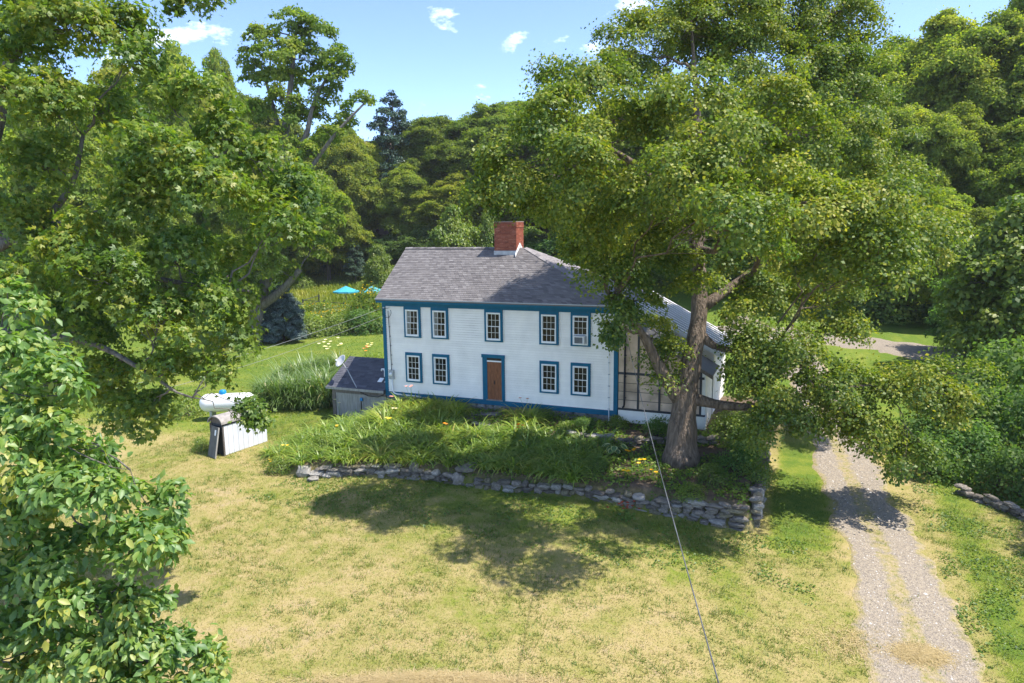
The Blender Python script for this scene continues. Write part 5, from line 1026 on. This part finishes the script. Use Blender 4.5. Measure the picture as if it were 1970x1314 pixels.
# pebbles on the drive
n = 2600; k = rng.integers(20, len(DC)-60, n); u = rng.uniform(-1.1, 1.1, n); keep = np.abs(u) > .25; k, u = k[keep], u[keep]; n = len(k)
T_ = np.gradient(DC, axis=0)[k]; T_ /= np.linalg.norm(T_, axis=1)[:, None]; x = DC[k, 0]+T_[:, 1]*u; y = DC[k, 1]-T_[:, 0]*u+rng.uniform(-.2, .2, n)
s_ = rng.lognormal(-3.85, .42, n); oc = np.array([(1, 0, 0), (0, 1, 0), (-1, 0, 0), (0, -1, 0), (0, 0, .7)]); V = np.stack([x, y, hgt(x, y)+.028], -1)[:, None]+oc[None]*s_[:, None, None]*rng.uniform(.6, 1.2, (n, 5, 1))
F = (np.array([(0, 1, 4), (1, 2, 4), (2, 3, 4), (3, 0, 4)])[None]+(np.arange(n)*5)[:, None, None]).reshape(-1, 3)
put('gravel', mesh_np('gravel', V.reshape(-1, 3), F, mat('pebble', (.42, .40, .37), .9, .4, 3, coord='Object')), kind='stuff')

# ------------------------------------------------------------------ garden beyond the back lawn
def umbrella(px, py, D, lab, rad, tilt=0):
    top = at(px, py, D); g = gp(top[0], top[1]); o = thing('patio_umbrella', lab, 'umbrella', g, 'turquoise umbrellas by the pool'); H = top[2]-g[2]
    q = MB(); n = 8
    for i in range(n):
        a0, a1 = 2*math.pi*i/n, 2*math.pi*(i+1)/n; f = lambda r_, a, z: (r_*math.cos(a), r_*math.sin(a), z)
        q.add([(0, 0, H), f(rad*.5, a0, H-.34), f(rad*.5, a1, H-.34), f(rad, a0, H-.62), f(rad, a1, H-.62), f(rad, a0, H-.78), f(rad, a1, H-.78)], [(0, 1, 2), (1, 3, 4, 2), (3, 5, 6, 4)])
    q.build('canopy', TURQ, o, (0, 0, 0)); MB().tube([(0, 0, 0), (0, 0, H+.08)], .05, 6).build('pole', WEATH, o, (0, 0, 0)); MB().disc_rev([(0, 0), (.3, 0), (.3, .08), (0, .1)], 10).build('base', CHAR, o, (0, 0, 0))
umbrella(665, 550, 84, 'left turquoise patio umbrella standing open over a table', 1.55)
umbrella(716, 550, 82, 'right turquoise umbrella partly hidden by the roof corner', 1.5)
pt = gp(*at(668, 600, 82)[:2]); o = thing('patio_table', 'pale patio table under the left turquoise umbrella', 'table', pt)
MB().disc_rev([(0, .72), (.75, .72), (.75, .78), (0, .79)], 16).build('table_top', WTRIM, o, (0, 0, 0))
for k in range(4): a = k*math.pi/2+.4; MB().tube([(.5*math.cos(a), .5*math.sin(a), .72), (.6*math.cos(a), .6*math.sin(a), 0)], .03, 5).build('leg', CHAR, o, (0, 0, 0))
def chair(px, D, lab, rz):
    g = gp(*at(px, 600, D)[:2]); o = thing('patio_chair', lab, 'chair', g, 'dark chairs round the patio table', rz=rz)
    MB().box(-.25, .25, -.25, .25, .40, .45).build('seat', CHAR, o, (0, 0, 0)); MB().box(-.25, .25, .22, .27, .45, .95).build('backrest', CHAR, o, (0, 0, 0))
    for sx in (-.22, .22):
        for sy in (-.22, .22): MB().box(sx-.02, sx+.02, sy-.02, sy+.02, 0, .40).build('leg', CHAR, o, (0, 0, 0))
chair(650, 81, 'dark patio chair left of the pale table', 1.2); chair(684, 81, 'dark patio chair right of the pale table', -1.2); chair(690, 84, 'dark patio chair behind the pale table', .3)
fe = [hit(585, 606), hit(600, 604), hit(625, 612), hit(655, 614)]; fe = [np.array([*p[:2], float(hgt(p[0], p[1]))]) for p in (gp(*at(584, 600, 84)[:2]), gp(*at(615, 600, 90)[:2]), gp(*at(625, 600, 82)[:2]), gp(*at(662, 600, 80)[:2]))]
fo = thing('garden_fence', 'dark thin rail fence round the pool garden left of the umbrellas', 'fence', fe[0], None)
for i, (x, y, z) in enumerate(fe): MB().box(x-.06, x+.06, y-.06, y+.06, z, z+1.75).build('post', CHAR, fo)
for (i, j) in ((0, 1), (0, 2), (2, 3)):
    for hh in (.9, 1.6): MB().tube([fe[i]+[0, 0, hh], fe[j]+[0, 0, hh]], .035, 5).build('rail', CHAR, fo)
sp = gp(*at(632, 606, 80)[:2]); o = thing('tub_cover', 'low brown round cover among the yellow flowers', 'tub', sp); MB().disc_rev([(1.2, 0), (1.2, .9), (1.1, .98), (0, 1.05)], 18).build('cover', BROWNR, o, (0, 0, 0)); MB().disc_rev([(1.22, .0), (1.22, .12)], 18).build('rim', CHAR, o, (0, 0, 0))

# ------------------------------------------------------------------ overhead cables
def cable(label, a, b, sag, r, m_, n=40):
    a, b = np.array(a, float), np.array(b, float); o = thing('overhead_cable', label, 'cable', a); t = np.linspace(0, 1, n)[:, None]
    P = a+(b-a)*t; P[:, 2] -= sag*4*(t*(1-t))[:, 0]; MB().tube(P, r, 6).build('cable', m_, o, smooth=True); return o
c_a = np.array([.35, -.12, 4.35]); c_b = at(1412, 1390, 6.6)
cable('grey overhead cable dropping from the porch toward the lower right foreground', c_a, c_b+(c_b-c_a)*.12, .35, .0095, WIRE)
lft = at(-40, 800, 30)
cable('upper pale cable leaving the left house corner toward the oak', (-12.45, -.12, 4.72), lft, .5, .009, WIREL); cable('lower pale cable leaving the left house corner toward the oak', (-12.45, -.12, 4.3), lft+[0, 0, -.5], .6, .008, WIREL)
